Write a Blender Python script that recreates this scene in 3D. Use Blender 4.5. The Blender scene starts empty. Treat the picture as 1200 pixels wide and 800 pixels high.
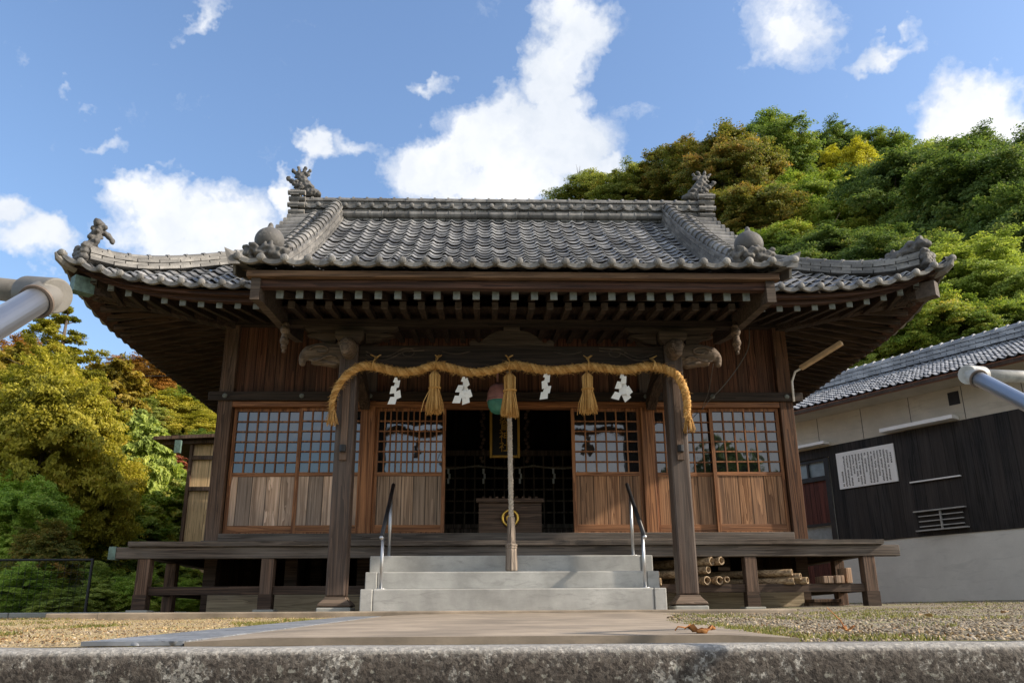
import bpy, bmesh, math, random
from mathutils import Vector, Matrix, Euler, noise as mnoise
import numpy as np
random.seed(7); rng = np.random.default_rng(7)
PI = math.pi; R = math.radians
scene = bpy.context.scene
COL = scene.collection

# ------------------------------------------------------------------ camera
EYE = Vector((-0.28, 0.0, -0.08))
cam_d = bpy.data.cameras.new('camera'); cam = bpy.data.objects.new('camera', cam_d); COL.objects.link(cam)
CX = Vector((0.99951, -0.03068, -0.00642)); 
CX = Vector((1.0, -0.031, -0.006)).normalized()
CF = Vector((0.031, 0.948, 0.315)).normalized()
CX = (CX - CF * CX.dot(CF)).normalized()
CU = CX.cross(CF)
M = Matrix((CX, CU, -CF)).transposed().to_4x4(); M.translation = EYE
cam.matrix_world = M
cam_d.sensor_width = 36; cam_d.lens = 984 / 1200 * 36; cam_d.clip_start = 0.05; cam_d.clip_end = 3000
scene.camera = cam

# ------------------------------------------------------------------ light
SUN_EL, SUN_AZ = 31.0, -78.0     # low afternoon sun from the right, a little in front of the shrine
to_sun = Vector((-math.sin(R(SUN_AZ)) * math.cos(R(SUN_EL)), -math.cos(R(SUN_AZ)) * math.cos(R(SUN_EL)), math.sin(R(SUN_EL))))
sd = bpy.data.lights.new('sun', 'SUN'); sun = bpy.data.objects.new('sun', sd); COL.objects.link(sun)
sd.energy = 3.5; sd.angle = R(1.2); sd.color = (1.0, 0.88, 0.72)
sun.rotation_euler = to_sun.to_track_quat('Z', 'Y').to_euler()
scene.view_settings.view_transform = 'Standard'; scene.view_settings.look = 'None'
scene.view_settings.gamma = 1; scene.view_settings.use_curve_mapping = False
scene.view_settings.exposure = 0.95
scene.render.engine = 'CYCLES'
scene.cycles.max_bounces = 6; scene.cycles.transparent_max_bounces = 8

class NT:
    def __init__(s, tree): s.t = tree; s.n = tree.nodes; s.l = tree.links
    def node(s, typ, **kw):
        n = s.n.new(typ)
        for k, v in kw.items():
            if hasattr(n, k): setattr(n, k, v)
        return n
    def link(s, a, b): s.l.new(a, b)
    def put(s, sock, v):
        if isinstance(v, bpy.types.NodeSocket): s.l.new(v, sock)
        else: sock.default_value = v
    def math(s, op, a, b=None, c=None, clamp=False):
        n = s.n.new('ShaderNodeMath'); n.operation = op; n.use_clamp = clamp
        s.put(n.inputs[0], a)
        if b is not None: s.put(n.inputs[1], b)
        if c is not None: s.put(n.inputs[2], c)
        return n.outputs[0]
    def vmath(s, op, a, b=None):
        n = s.n.new('ShaderNodeVectorMath'); n.operation = op
        s.put(n.inputs[0], a)
        if b is not None: s.put(n.inputs[1], b)
        return n.outputs['Value'] if op in ('LENGTH', 'DOT_PRODUCT', 'DISTANCE') else n.outputs[0]
    def mapping(s, vec, loc=(0,0,0), rot=(0,0,0), scale=(1,1,1), typ='POINT'):
        n = s.n.new('ShaderNodeMapping'); n.vector_type = typ
        s.put(n.inputs['Vector'], vec); n.inputs['Location'].default_value = loc
        n.inputs['Rotation'].default_value = rot; n.inputs['Scale'].default_value = scale
        return n.outputs[0]
    def noise(s, vec, scale=5, detail=4, rough=0.55, out='Fac', dist=0.0):
        n = s.n.new('ShaderNodeTexNoise'); s.put(n.inputs['Vector'], vec)
        n.inputs['Scale'].default_value = scale; n.inputs['Detail'].default_value = detail
        n.inputs['Roughness'].default_value = rough; n.inputs['Distortion'].default_value = dist
        return n.outputs[out]
    def voronoi(s, vec, scale=5, out='Distance', feature='F1', rand=1.0):
        n = s.n.new('ShaderNodeTexVoronoi'); n.feature = feature; s.put(n.inputs['Vector'], vec)
        n.inputs['Scale'].default_value = scale
        n.inputs['Randomness'].default_value = rand
        return n.outputs[out]
    def white(s, vec, dim='3D', out='Value'):
        n = s.n.new('ShaderNodeTexWhiteNoise'); n.noise_dimensions = dim
        s.put(n.inputs['W' if dim == '1D' else 'Vector'], vec); return n.outputs[out]
    def ramp(s, fac, stops, interp='LINEAR'):
        n = s.n.new('ShaderNodeValToRGB'); s.put(n.inputs[0], fac); cr = n.color_ramp; cr.interpolation = interp
        while len(cr.elements) > 1: cr.elements.remove(cr.elements[-1])
        for i, (p, c) in enumerate(stops):
            e = cr.elements[0] if i == 0 else cr.elements.new(p)
            e.position = p
            if isinstance(c, (int, float)): c = (c, c, c)
            e.color = (*c, 1)
        return n.outputs[0]
    def mix(s, fac, a, b, mode='MIX'):
        n = s.n.new('ShaderNodeMix'); n.data_type = 'RGBA'; n.blend_type = mode; n.clamp_factor = True
        s.put(n.inputs[0], fac)
        for i, v in ((6, a), (7, b)):
            if not isinstance(v, bpy.types.NodeSocket) and len(v) == 3: v = (*v, 1)
            s.put(n.inputs[i], v)
        return n.outputs[2]
    def sep(s, vec):
        n = s.n.new('ShaderNodeSeparateXYZ'); s.put(n.inputs[0], vec); return n.outputs
    def comb(s, x, y, z):
        n = s.n.new('ShaderNodeCombineXYZ')
        for i, v in enumerate((x, y, z)): s.put(n.inputs[i], v)
        return n.outputs[0]

def world_ray(px, py):
    c = Vector((px - 600, 400 - py, -984.0)); return (M.to_3x3() @ c).normalized()

# world: clear sky with cumulus at fixed directions
world = bpy.data.worlds.new('World'); scene.world = world; world.use_nodes = True
wt = NT(world.node_tree); wt.n.clear()
out = wt.node('ShaderNodeOutputWorld'); bg = wt.node('ShaderNodeBackground'); wt.link(bg.outputs[0], out.inputs[0])
sky = wt.node('ShaderNodeTexSky'); sky.sky_type = 'NISHITA'; sky.sun_disc = False
sky.sun_elevation = R(SUN_EL); sky.sun_rotation = R(180 + SUN_AZ); sky.air_density = 1.3; sky.dust_density = 1.6; sky.ozone_density = 2.2
geo = wt.node('ShaderNodeTexCoord'); dirv = geo.outputs['Generated']
warp = wt.noise(dirv, 9, 5, 0.62, out='Color'); warp2 = wt.noise(dirv, 28, 4, 0.6, out='Color')
wv = wt.vmath('MULTIPLY', wt.vmath('SUBTRACT', warp, (0.5, 0.5, 0.5)), (0.10, 0.10, 0.10))
wv2 = wt.vmath('MULTIPLY', wt.vmath('SUBTRACT', warp2, (0.5, 0.5, 0.5)), (0.05, 0.05, 0.05))
wd = wt.vmath('ADD', wt.vmath('ADD', dirv, wv), wv2)
# (x, y, rx, ry, tilt, strength)
CLOUDS = [(672,48,46,50,0,1),(640,108,40,38,0,1),(600,172,88,44,8,1.05),(520,200,72,40,0,1.05),(565,215,118,26,0,1.0),(655,160,75,45,0,1),(700,188,50,26,0,1),(735,192,22,14,0,.7),
 (368,180,26,20,0,.85),(415,172,34,16,0,.55),(205,258,70,44,-12,1.0),(262,268,70,44,0,1.05),(160,228,38,26,-20,.8),(300,290,50,22,0,.8),(332,236,20,24,0,.9),(230,290,120,20,0,.8),
 (22,278,60,30,-14,.85),(-10,240,50,26,0,.7),(235,14,46,16,-25,.5),(22,66,28,42,0,.3),(78,102,14,12,0,.28),(498,93,34,12,8,.5),(122,170,32,14,-30,.45),(112,125,24,12,-20,.3),(195,190,30,14,-20,.28),
 (925,38,64,46,0,.72),(965,30,30,30,0,.5),(1035,63,46,16,6,.68),(1140,130,66,54,0,.95),(1080,116,26,16,0,.45),(1180,150,50,40,0,.9),(790,120,30,20,0,.2),(740,120,26,18,0,.28),(1000,120,60,30,0,.12)]
FILL_CLOUDS = [(180,24,.62,.30),(150,40,.45,.28),(215,36,.55,.26),(240,16,.50,.20),(120,18,.50,.20),(265,40,.40,.22),(95,48,.40,.24),(195,58,.50,.28),(300,50,.30,.2),(165,10,.4,.12)]   # unseen clouds added for fill light: (bearing, height, half width, half height)
def sky_dir(b, h): return Vector((math.sin(R(b))*math.cos(R(h)), math.cos(R(b))*math.cos(R(h)), math.sin(R(h))))
blobs = [(world_ray(px, py), rx / 984 * world_ray(px, py).dot(CF) * 1.12, ry / 984 * world_ray(px, py).dot(CF) * 1.14, tilt, st) for (px, py, rx, ry, tilt, st) in CLOUDS]
blobs += [(sky_dir(b, h), rx, ry, 0, 1.0) for (b, h, rx, ry) in FILL_CLOUDS]
acc = None
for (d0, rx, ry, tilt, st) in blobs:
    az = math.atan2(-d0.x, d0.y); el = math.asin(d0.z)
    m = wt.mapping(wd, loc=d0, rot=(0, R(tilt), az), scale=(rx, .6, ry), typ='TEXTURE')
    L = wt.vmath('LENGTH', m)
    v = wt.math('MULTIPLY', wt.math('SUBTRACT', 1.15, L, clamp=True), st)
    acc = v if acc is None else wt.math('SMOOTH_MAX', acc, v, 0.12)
fb = wt.noise(wd, 16, 6, 0.62)
dens = wt.math('ADD', acc, wt.math('MULTIPLY', wt.math('SUBTRACT', fb, 0.5), 0.75))
mask = wt.ramp(dens, [(0.20, 0), (0.38, .40), (0.62, .95), (0.8, 1)])
maskv = wt.math('MULTIPLY', mask, wt.ramp(acc, [(0.0, 0), (0.14, 1)]))
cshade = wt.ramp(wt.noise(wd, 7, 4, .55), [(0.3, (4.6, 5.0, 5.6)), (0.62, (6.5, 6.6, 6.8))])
skyc = wt.mix(1.0, sky.outputs[0], (1.20, 1.28, 1.44), 'MULTIPLY')
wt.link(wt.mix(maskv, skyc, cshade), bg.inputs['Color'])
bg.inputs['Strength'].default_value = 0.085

# ------------------------------------------------------------------ mesh helpers
class MB:
    def __init__(s): s.v = []; s.f = []; s.var = []; s.mi = []; s.cv = 0.5; s.cm = 0
    def add(s, vs, fs):
        o = len(s.v); s.v.extend([tuple(p) for p in vs])
        for f in fs: s.f.append(tuple(i + o for i in f)); s.var.append(s.cv); s.mi.append(s.cm)
    def box(s, x0, x1, y0, y1, z0, z1):
        s.add([(x0,y0,z0),(x1,y0,z0),(x1,y1,z0),(x0,y1,z0),(x0,y0,z1),(x1,y0,z1),(x1,y1,z1),(x0,y1,z1)],
              [(0,3,2,1),(4,5,6,7),(0,1,5,4),(1,2,6,5),(2,3,7,6),(3,0,4,7)])
    def bar(s, p, q, w, h, up=(0,0,1), w2=None, h2=None):
        p = Vector(p); q = Vector(q); d = (q - p).normalized(); side = d.cross(Vector(up))
        if side.length < 1e-5: side = d.cross(Vector((0,1,0)))
        side.normalize(); u = side.cross(d)
        w2 = w if w2 is None else w2; h2 = h if h2 is None else h2
        vs = []
        for c, ww, hh in ((p, w, h), (q, w2, h2)):
            for a, b in ((-1,-1),(1,-1),(1,1),(-1,1)): vs.append(c + side * a * ww / 2 + u * b * hh / 2)
        s.add(vs, [(0,3,2,1)[::-1],(4,5,6,7)[::-1],(0,1,5,4)[::-1],(1,2,6,5)[::-1],(2,3,7,6)[::-1],(3,0,4,7)[::-1]])
    def tube(s, pts, r, n=8, cap=True):
        pts = [Vector(p) for p in pts]; rs = r if isinstance(r, (list, tuple)) else [r] * len(pts)
        o = []; prev = None
        for i, p in enumerate(pts):
            d = (pts[min(i+1, len(pts)-1)] - pts[max(i-1, 0)]).normalized()
            if prev is None:
                a = d.orthogonal().normalized()
            else:
                a = (prev - d * prev.dot(d)).normalized()
            prev = a; b = d.cross(a)
            o += [p + (a * math.cos(t) + b * math.sin(t)) * rs[i] for t in [2*PI*j/n for j in range(n)]]
        fs = []
        for i in range(len(pts)-1):
            for j in range(n):
                k = (j+1) % n; fs.append((i*n+j, i*n+k, (i+1)*n+k, (i+1)*n+j))
        if cap: fs.append(tuple(range(n))[::-1]); fs.append(tuple((len(pts)-1)*n + j for j in range(n)))
        s.add(o, fs)
    def lathe(s, prof, c, n=16, axis='Z', rot=0.0, sq=False):
        c = Vector(c); vs = []
        for (r, h) in prof:
            for j in range(n):
                t = 2*PI*j/n + rot
                x, y = r*math.cos(t), r*math.sin(t)
                p = {'Z': (x, y, h), 'Y': (x, h, y), 'X': (h, x, y)}[axis]
                vs.append(c + Vector(p))
        fs = []
        for i in range(len(prof)-1):
            for j in range(n):
                k = (j+1) % n
                q = (i*n+j, i*n+k, (i+1)*n+k, (i+1)*n+j)
                fs.append(q if axis != 'Y' else q[::-1])
        b = tuple(range(n)); t = tuple((len(prof)-1)*n+j for j in range(n))
        fs += [b[::-1], t] if axis != 'Y' else [b, t[::-1]]
        s.add(vs, fs)
    def prism(s, poly, a0, a1, plane='XZ'):
        """poly in the given plane, extruded along the third axis from a0 to a1"""
        n = len(poly)
        def P(u, v, a): return {'XZ': (u, a, v), 'YZ': (a, u, v), 'XY': (u, v, a)}[plane]
        vs = [P(u, v, a0) for u, v in poly] + [P(u, v, a1) for u, v in poly]
        fs = [tuple(range(n)), tuple(range(n, 2*n))[::-1]] + [(i, n+i, n+(i+1) % n, (i+1) % n) for i in range(n)]
        s.add(vs, fs)
    def ico(s, c, r, sub=2, rot=None, jit=0.0):
        bm = bmesh.new(); bmesh.ops.create_icosphere(bm, subdivisions=sub, radius=1)
        r = r if isinstance(r, (tuple, list)) else (r, r, r); c = Vector(c)
        mt = Euler(rot).to_matrix() if rot else Matrix.Identity(3)
        vs = []
        for v in bm.verts:
            p = Vector((v.co.x*r[0], v.co.y*r[1], v.co.z*r[2]))
            if jit: p *= 1 + jit * (random.random() - .5)
            vs.append(c + mt @ p)
        s.add(vs, [tuple(x.index for x in f.verts) for f in bm.faces]); bm.free()
    def build(s, name, mat, parent=None, smooth=False, bevel=0.0, remesh=0.0, recalc=False):
        me = bpy.data.meshes.new(name)
        off = Vector((0,0,0))
        if parent is not None:
            off = parent.matrix_basis.translation.copy() if parent.parent is None else parent.parent.matrix_basis.translation + parent.matrix_basis.translation
        me.from_pydata([(p[0]-off.x, p[1]-off.y, p[2]-off.z) for p in s.v], [], s.f)
        for m in (mat if isinstance(mat, (list, tuple)) else [mat]): me.materials.append(m)
        if any(s.mi): me.polygons.foreach_set('material_index', s.mi)
        at = me.attributes.new('var', 'FLOAT', 'FACE'); at.data.foreach_set('value', s.var)
        me.polygons.foreach_set('use_smooth', [bool(smooth)] * len(me.polygons))
        if recalc:
            bm = bmesh.new(); bm.from_mesh(me); bmesh.ops.recalc_face_normals(bm, faces=bm.faces); bm.to_mesh(me); bm.free()
        me.update()
        o = bpy.data.objects.new(name, me); COL.objects.link(o)
        if parent is not None: o.parent = parent
        if remesh:
            md = o.modifiers.new('r', 'REMESH'); md.mode = 'VOXEL'; md.voxel_size = remesh; md.use_smooth_shade = True
        if bevel:
            md = o.modifiers.new('b', 'BEVEL'); md.width = bevel; md.segments = 2; md.limit_method = 'ANGLE'
        return o

def thing(name, label, cat, loc=(0,0,0), group=None):
    o = bpy.data.objects.new(name, None); COL.objects.link(o); o.location = loc; o.empty_display_size = .1
    return tag(o, label, cat, group)
def tag(o, label, cat, group=None):
    o['label'] = label; o['category'] = cat
    if group: o['group'] = group
    return o
def struct(o): o['kind'] = 'structure'; return o
def sm(x): x = max(0.0, min(1.0, x)); return x*x*(3-2*x)

# ------------------------------------------------------------------ materials
def new_mat(name):
    m = bpy.data.materials.new(name); m.use_nodes = True; nt = NT(m.node_tree); nt.n.clear()
    o = nt.node('ShaderNodeOutputMaterial'); b = nt.node('ShaderNodeBsdfPrincipled'); nt.link(b.outputs[0], o.inputs[0])
    return m, nt, b
def bump(nt, b, h, strength=.4, dist=.01):
    n = nt.node('ShaderNodeBump'); n.inputs['Strength'].default_value = strength; n.inputs['Distance'].default_value = dist
    nt.put(n.inputs['Height'], h); nt.link(n.outputs[0], b.inputs['Normal'])
def objco(nt): return nt.node('ShaderNodeTexCoord').outputs['Object']
def attr(nt, name='var'):
    n = nt.node('ShaderNodeAttribute'); n.attribute_name = name; return n.outputs['Fac']

def wood(name, dark, light, grey, axis='Z', plank=0.0, pax='X', rough=.75, greyamt=.5, seed=0.0, pvar=.5, spec=.25):
    m, nt, b = new_mat(name); co = objco(nt); x, y, z = nt.sep(co)
    sc = {'Z': (34, 34, 1.1), 'X': (1.1, 34, 34), 'Y': (34, 1.1, 34)}[axis]
    pn = None
    vec = co
    if plank:
        u = {'X': x, 'Y': y, 'Z': z}[pax]
        q = nt.math('DIVIDE', nt.math('ADD', u, 50.0 + seed), plank)
        fl = nt.math('FLOOR', q); fr = nt.math('FRACT', q)
        pn = nt.white(fl, '1D'); pn2 = nt.white(nt.math('ADD', fl, 31.7), '1D')
        vec = nt.vmath('ADD', co, nt.comb(nt.math('MULTIPLY', pn, 7.0), nt.math('MULTIPLY', pn2, 9.0), nt.math('MULTIPLY', pn, 13.0)))
    g = nt.noise(nt.mapping(vec, loc=(seed, seed*1.7, seed*.6), scale=sc), 1.0, 7, .62, dist=.6)
    cath = nt.noise(nt.mapping(vec, loc=(seed, 3, seed), scale=tuple(v*.32 for v in sc)), 1.0, 3, .5, dist=1.2)
    ring = nt.math('FRACT', nt.math('MULTIPLY', cath, 7.0))
    g2 = nt.math('ADD', nt.math('MULTIPLY', g, .72), nt.math('MULTIPLY', ring, .28))
    col = nt.ramp(g2, [(0.28, tuple(c*.55 for c in dark)), (0.42, dark), (0.62, light), (0.8, tuple(min(1, c*1.25) for c in light))])
    big = nt.noise(nt.mapping(vec, loc=(seed*2, 0, 0), scale=tuple(max(v*.05, .5) for v in sc)), 1.6, 4, .6)
    gf = nt.math('MULTIPLY', nt.ramp(big, [(0.38, 0), (0.66, 1)]), greyamt)
    col = nt.mix(gf, col, nt.mix(nt.ramp(g, [(0.3, 0), (0.7, 1)]), tuple(c*.5 for c in grey), grey))
    h = g2
    if plank:
        k = nt.math('ADD', 1 - pvar/2, nt.math('MULTIPLY', pn, pvar))
        col = nt.mix(1.0, col, nt.comb(k, k, k), 'MULTIPLY')
        col = nt.mix(nt.math('MULTIPLY', nt.ramp(pn2, [(0.55, 0), (0.75, 1)]), greyamt * .8), col, nt.mix(nt.ramp(g, [(0.3, 0), (0.7, 1)]), tuple(c*.45 for c in grey), grey))
        edge = nt.math('MINIMUM', fr, nt.math('SUBTRACT', 1.0, fr))
        gap = nt.ramp(edge, [(0.0, .12), (min(.49, .003/plank), .4), (min(.5, .007/plank), 1)])
        col = nt.mix(1.0, col, gap, 'MULTIPLY')
        h = nt.math('ADD', nt.math('MULTIPLY', g2, .5), gap)
    nt.link(col, b.inputs['Base Color']); b.inputs['Roughness'].default_value = rough
    b.inputs['Specular IOR Level'].default_value = spec
    bump(nt, b, h, .45, .006)
    return m

def flat(name, c, rough=.6, metal=0.0, nscale=8, namt=.25, bmp=.0, spec=.4):
    m, nt, b = new_mat(name); co = objco(nt)
    n = nt.noise(co, nscale, 5, .6)
    nt.link(nt.mix(nt.ramp(n, [(0.3, 0), (0.7, 1)]), tuple(v*(1-namt) for v in c), tuple(min(1, v*(1+namt*.6)) for v in c)), b.inputs['Base Color'])
    b.inputs['Roughness'].default_value = rough; b.inputs['Metallic'].default_value = metal
    b.inputs['Specular IOR Level'].default_value = spec
    if bmp: bump(nt, b, nt.noise(co, nscale*5, 4, .6), bmp, .005)
    return m

W = {}
W['pillar'] = wood('weathered_pillar_wood', (0.0347, 0.0207, 0.0145), (0.0868, 0.0535, 0.0368), (0.1389, 0.1094, 0.0921), 'Z', greyamt=.55, rough=.6, spec=.4)
W['post'] = wood('weathered_post_wood', (0.0515, 0.0307, 0.0202), (0.1441, 0.0855, 0.0565), (0.2058, 0.153, 0.1213), 'Z', greyamt=.5)
W['beamx'] = wood('dark_beam_wood_x', (0.029, 0.0174, 0.0121), (0.0771, 0.0476, 0.0321), (0.127, 0.0953, 0.0749), 'X', greyamt=.45)
W['beamy'] = wood('dark_beam_wood_y', (0.027, 0.0175, 0.0121), (0.0743, 0.0486, 0.0324), (0.0945, 0.081, 0.0709), 'Y', greyamt=.4)
W['deckx'] = wood('grey_deck_wood', (.042,.031,.024), (.13,.10,.08), (.205,.18,.158), 'X', greyamt=.7)
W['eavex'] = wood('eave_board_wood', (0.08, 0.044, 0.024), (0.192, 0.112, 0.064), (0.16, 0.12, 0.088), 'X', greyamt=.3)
W['eavey'] = wood('eave_board_wood_y', (0.06, 0.033, 0.018), (0.144, 0.084, 0.048), (0.12, 0.09, 0.066), 'Y', greyamt=.3)
W['wall'] = wood('red_brown_wall_boards', (0.0571, 0.023, 0.013), (0.1557, 0.0664, 0.0366), (0.1246, 0.0752, 0.0528), 'Z', plank=.125, greyamt=.35, pvar=.55)
W['wally'] = wood('red_brown_side_boards', (0.0413, 0.0195, 0.012), (0.1125, 0.0562, 0.0338), (0.09, 0.0638, 0.0488), 'Z', plank=.125, pax='Y', greyamt=.35, pvar=.55)
W['frame'] = wood('orange_door_frame_wood', (0.1635, 0.0628, 0.0239), (0.3678, 0.162, 0.0676), (0.2043, 0.1257, 0.0832), 'Z', greyamt=.3, rough=.55)
W['framex'] = wood('orange_door_rail_wood', (0.1635, 0.0628, 0.0239), (0.3678, 0.162, 0.0676), (0.2043, 0.1257, 0.0832), 'X', greyamt=.3, rough=.55)
W['cornerR'] = wood('reddish_corner_post_wood', (.05,.022,.012), (.13,.06,.03), (.14,.10,.075), 'Z', greyamt=.35)
W['panelL'] = wood('sun_bleached_door_boards', (.48,.32,.22), (.78,.57,.43), (.22,.18,.155), 'Z', plank=.168, greyamt=.8, seed=3.1, pvar=.25)
W['panel'] = wood('brown_grey_door_boards', (0.2226, 0.1365, 0.0839), (0.4675, 0.3097, 0.2023), (0.2894, 0.2258, 0.1777), 'Z', plank=.142, greyamt=.55, seed=1.4, pvar=.3)
W['panelR'] = wood('warm_brown_door_boards', (0.1884, 0.0851, 0.0387), (0.4433, 0.2333, 0.1174), (0.2438, 0.1711, 0.1224), 'Z', plank=.158, greyamt=.35, seed=5.4, pvar=.3)
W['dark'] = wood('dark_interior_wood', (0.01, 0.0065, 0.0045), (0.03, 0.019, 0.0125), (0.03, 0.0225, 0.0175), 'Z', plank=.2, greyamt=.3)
W['box'] = wood('dark_box_wood', (0.0595, 0.0357, 0.0238), (0.1428, 0.0892, 0.0595), (0.1428, 0.113, 0.0952), 'X', greyamt=.3)
W['found'] = wood('beige_foundation_board', (.34,.27,.18), (.50,.41,.28), (.36,.31,.24), 'X', greyamt=.4)
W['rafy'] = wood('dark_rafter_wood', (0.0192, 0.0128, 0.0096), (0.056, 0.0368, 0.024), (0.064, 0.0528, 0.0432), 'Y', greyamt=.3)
W['rafx'] = wood('dark_side_rafter_wood', (0.0238, 0.0153, 0.0102), (0.085, 0.051, 0.0306), (0.068, 0.0561, 0.0459), 'X', greyamt=.3)
W['lint'] = wood('blackened_lintel_wood', (0.0165, 0.012, 0.0097), (0.0462, 0.0315, 0.0235), (0.0743, 0.057, 0.0455), 'X', greyamt=.3)
W['redbeam'] = wood('dark_red_fascia_wood', (0.0354, 0.0161, 0.0117), (0.0939, 0.0445, 0.0286), (0.0774, 0.0617, 0.052), 'X', greyamt=.25)
W['bracket'] = wood('dark_bracket_wood', (0.0405, 0.0284, 0.0216), (0.1013, 0.0743, 0.0567), (0.1215, 0.1053, 0.0891), 'X', greyamt=.4)
W['inner'] = wood('pale_inner_wood', (.12,.085,.06), (.28,.21,.16), (.24,.2,.17), 'Z', greyamt=.4)
W['carve'] = wood('grey_carved_wood', (0.0662, 0.0461, 0.0325), (0.1766, 0.128, 0.0952), (0.2208, 0.1728, 0.1344), 'X', greyamt=.6)
W['annex'] = wood('ochre_annex_boards', (.48,.33,.17), (.70,.50,.28), (.55,.42,.28), 'Z', plank=.45, greyamt=.3, pvar=.2)
W['black'] = wood('black_charred_boards', (.010,.010,.011), (.030,.028,.028), (.06,.05,.046), 'Z', plank=.24, greyamt=.55, pvar=.5, rough=.7)
W['red'] = wood('red_brown_door_ribs', (.075,.022,.016), (.13,.04,.03), (.10,.05,.04), 'Z', plank=.11, greyamt=.2)
W['bamboo'] = wood('old_bamboo', (.19,.12,.065), (.42,.31,.19), (.28,.23,.17), 'X', greyamt=.4, rough=.5)

def tile_mat(name, c0, c1, rough=.42):
    m, nt, b = new_mat(name); v = attr(nt); co = objco(nt)
    n = nt.noise(co, 3.0, 5, .6); n2 = nt.noise(co, 30, 4, .6)
    f = nt.math('ADD', nt.math('MULTIPLY', nt.math('POWER', v, .8), .8), nt.math('MULTIPLY', n, .3))
    col = nt.ramp(f, [(0.15, c0), (0.55, tuple((a+b_)/2 for a, b_ in zip(c0, c1))), (0.9, c1)])
    col = nt.mix(nt.ramp(n2, [(0.55, 0), (0.75, .5)]), col, tuple(x*.45 for x in c0))
    lich = nt.ramp(nt.noise(co, 9, 6, .7), [(0.56, 0), (0.68, .5)])
    streak = nt.ramp(nt.noise(nt.mapping(co, scale=(3.5, .7, .7)), 1.6, 5, .65), [(.42, .55), (.6, 0)])
    col = nt.mix(streak, col, tuple(x*.6 for x in c0))
    col = nt.mix(lich, col, (.30,.275,.235))
    nt.link(col, b.inputs['Base Color'])
    nt.link(nt.ramp(n, [(0.3, rough-.08), (0.7, rough+.12)]), b.inputs['Roughness'])
    b.inputs['Specular IOR Level'].default_value = .5
    bump(nt, b, n2, .15, .004)
    return m
TILE = tile_mat('silver_grey_roof_tile', (.10,.103,.112), (.40,.395,.39), .36)
RIDGE = tile_mat('pale_grey_ridge_tile', (.10,.097,.093), (.28,.268,.25), .62)
TILE2 = tile_mat('blue_grey_roof_tile', (.19,.20,.225), (.40,.41,.43), .5)
ORN = tile_mat('grey_ornament_tile', (.10,.095,.09), (.30,.28,.255), .7)

def concrete_mat(name, c, stain=.5, scale=2.0, bm_=.2):
    m, nt, b = new_mat(name); co = objco(nt)
    n1 = nt.noise(co, scale, 6, .62); n2 = nt.noise(nt.mapping(co, scale=(1, 1, 4)), scale*2.3, 5, .7, dist=.8); n3 = nt.noise(co, 90, 3, .6)
    col = nt.mix(nt.ramp(n1, [(0.35, 0), (0.7, 1)]), tuple(v*(1-stain*.55) for v in c), c)
    col = nt.mix(nt.ramp(n2, [(0.52, 0), (0.68, stain*.75)]), col, tuple(v*.5 for v in c))
    col = nt.mix(nt.ramp(n3, [(0.3, .25), (0.6, 0)]), col, tuple(v*.6 for v in c))
    nt.link(col, b.inputs['Base Color']); b.inputs['Roughness'].default_value = .85
    bump(nt, b, nt.math('ADD', nt.math('MULTIPLY', n3, .4), n2), bm_, .004)
    return m
CONC = concrete_mat('grey_step_concrete', (.49,.485,.46), .85)
APRON = concrete_mat('tan_apron_concrete', (.38,.305,.225), 1.0, 2.6)
BASEC = concrete_mat('blue_grey_wall_concrete', (.78,.75,.69), .45, .8)
PLAST = concrete_mat('beige_plaster', (.66,.60,.50), .55, 1.0)
STONE = concrete_mat('grey_footing_stone', (.34,.34,.31), .4, 6)

def granite():
    m, nt, b = new_mat('lichen_granite'); co = objco(nt); x, y, z = nt.sep(co)
    wob = nt.vmath('MULTIPLY', nt.vmath('SUBTRACT', nt.noise(co, 70, 3, .6, out='Color'), (.5,.5,.5)), (.012,.012,.012))
    spv = nt.sep(nt.voronoi(nt.vmath('ADD', co, wob), 120, 'Color'))[0]
    col = nt.ramp(spv, [(0.0, (.05,.045,.04)), (0.2, (.105,.095,.085)), (0.5, (.20,.185,.165)), (0.8, (.31,.29,.26)), (1, (.43,.405,.365))])
    top = nt.ramp(nt.math('MULTIPLY', nt.math('ADD', z, .04), 25.0), [(0.0, 1), (.55, .9), (.82, 0.0)])
    blot = nt.noise(co, 4.2, 4, .55, dist=.5); fine = nt.noise(co, 55, 5, .68); mid = nt.noise(nt.mapping(co, scale=(1, 1, .5)), 17, 5, .65)
    d = nt.math('ADD', nt.math('ADD', nt.math('MULTIPLY', blot, .55), nt.math('MULTIPLY', mid, .45)), nt.math('MULTIPLY', fine, .55))
    dk = nt.math('MULTIPLY', nt.ramp(d, [(0.675, 0), (0.705, .85), (.80, .98)]), top)
    col = nt.mix(dk, col, nt.mix(spv, (.024,.017,.013), (.085,.068,.055)))
    lic = nt.math('MULTIPLY', nt.ramp(nt.noise(co, 48, 4, .6), [(0.60, 0), (0.64, .55)]), top)
    col = nt.mix(lic, col, (.31,.30,.255))
    col = nt.mix(nt.math('MULTIPLY', nt.math('SUBTRACT', 1.0, top), .45), col, (.40,.38,.345))  # lip painted paler, standing in for light caught along the top edge
    nt.link(col, b.inputs['Base Color']); b.inputs['Roughness'].default_value = .9
    bump(nt, b, nt.math('ADD', spv, nt.math('MULTIPLY', fine, 1.8)), .7, .008)
    return m
GRAN = granite()

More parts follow.
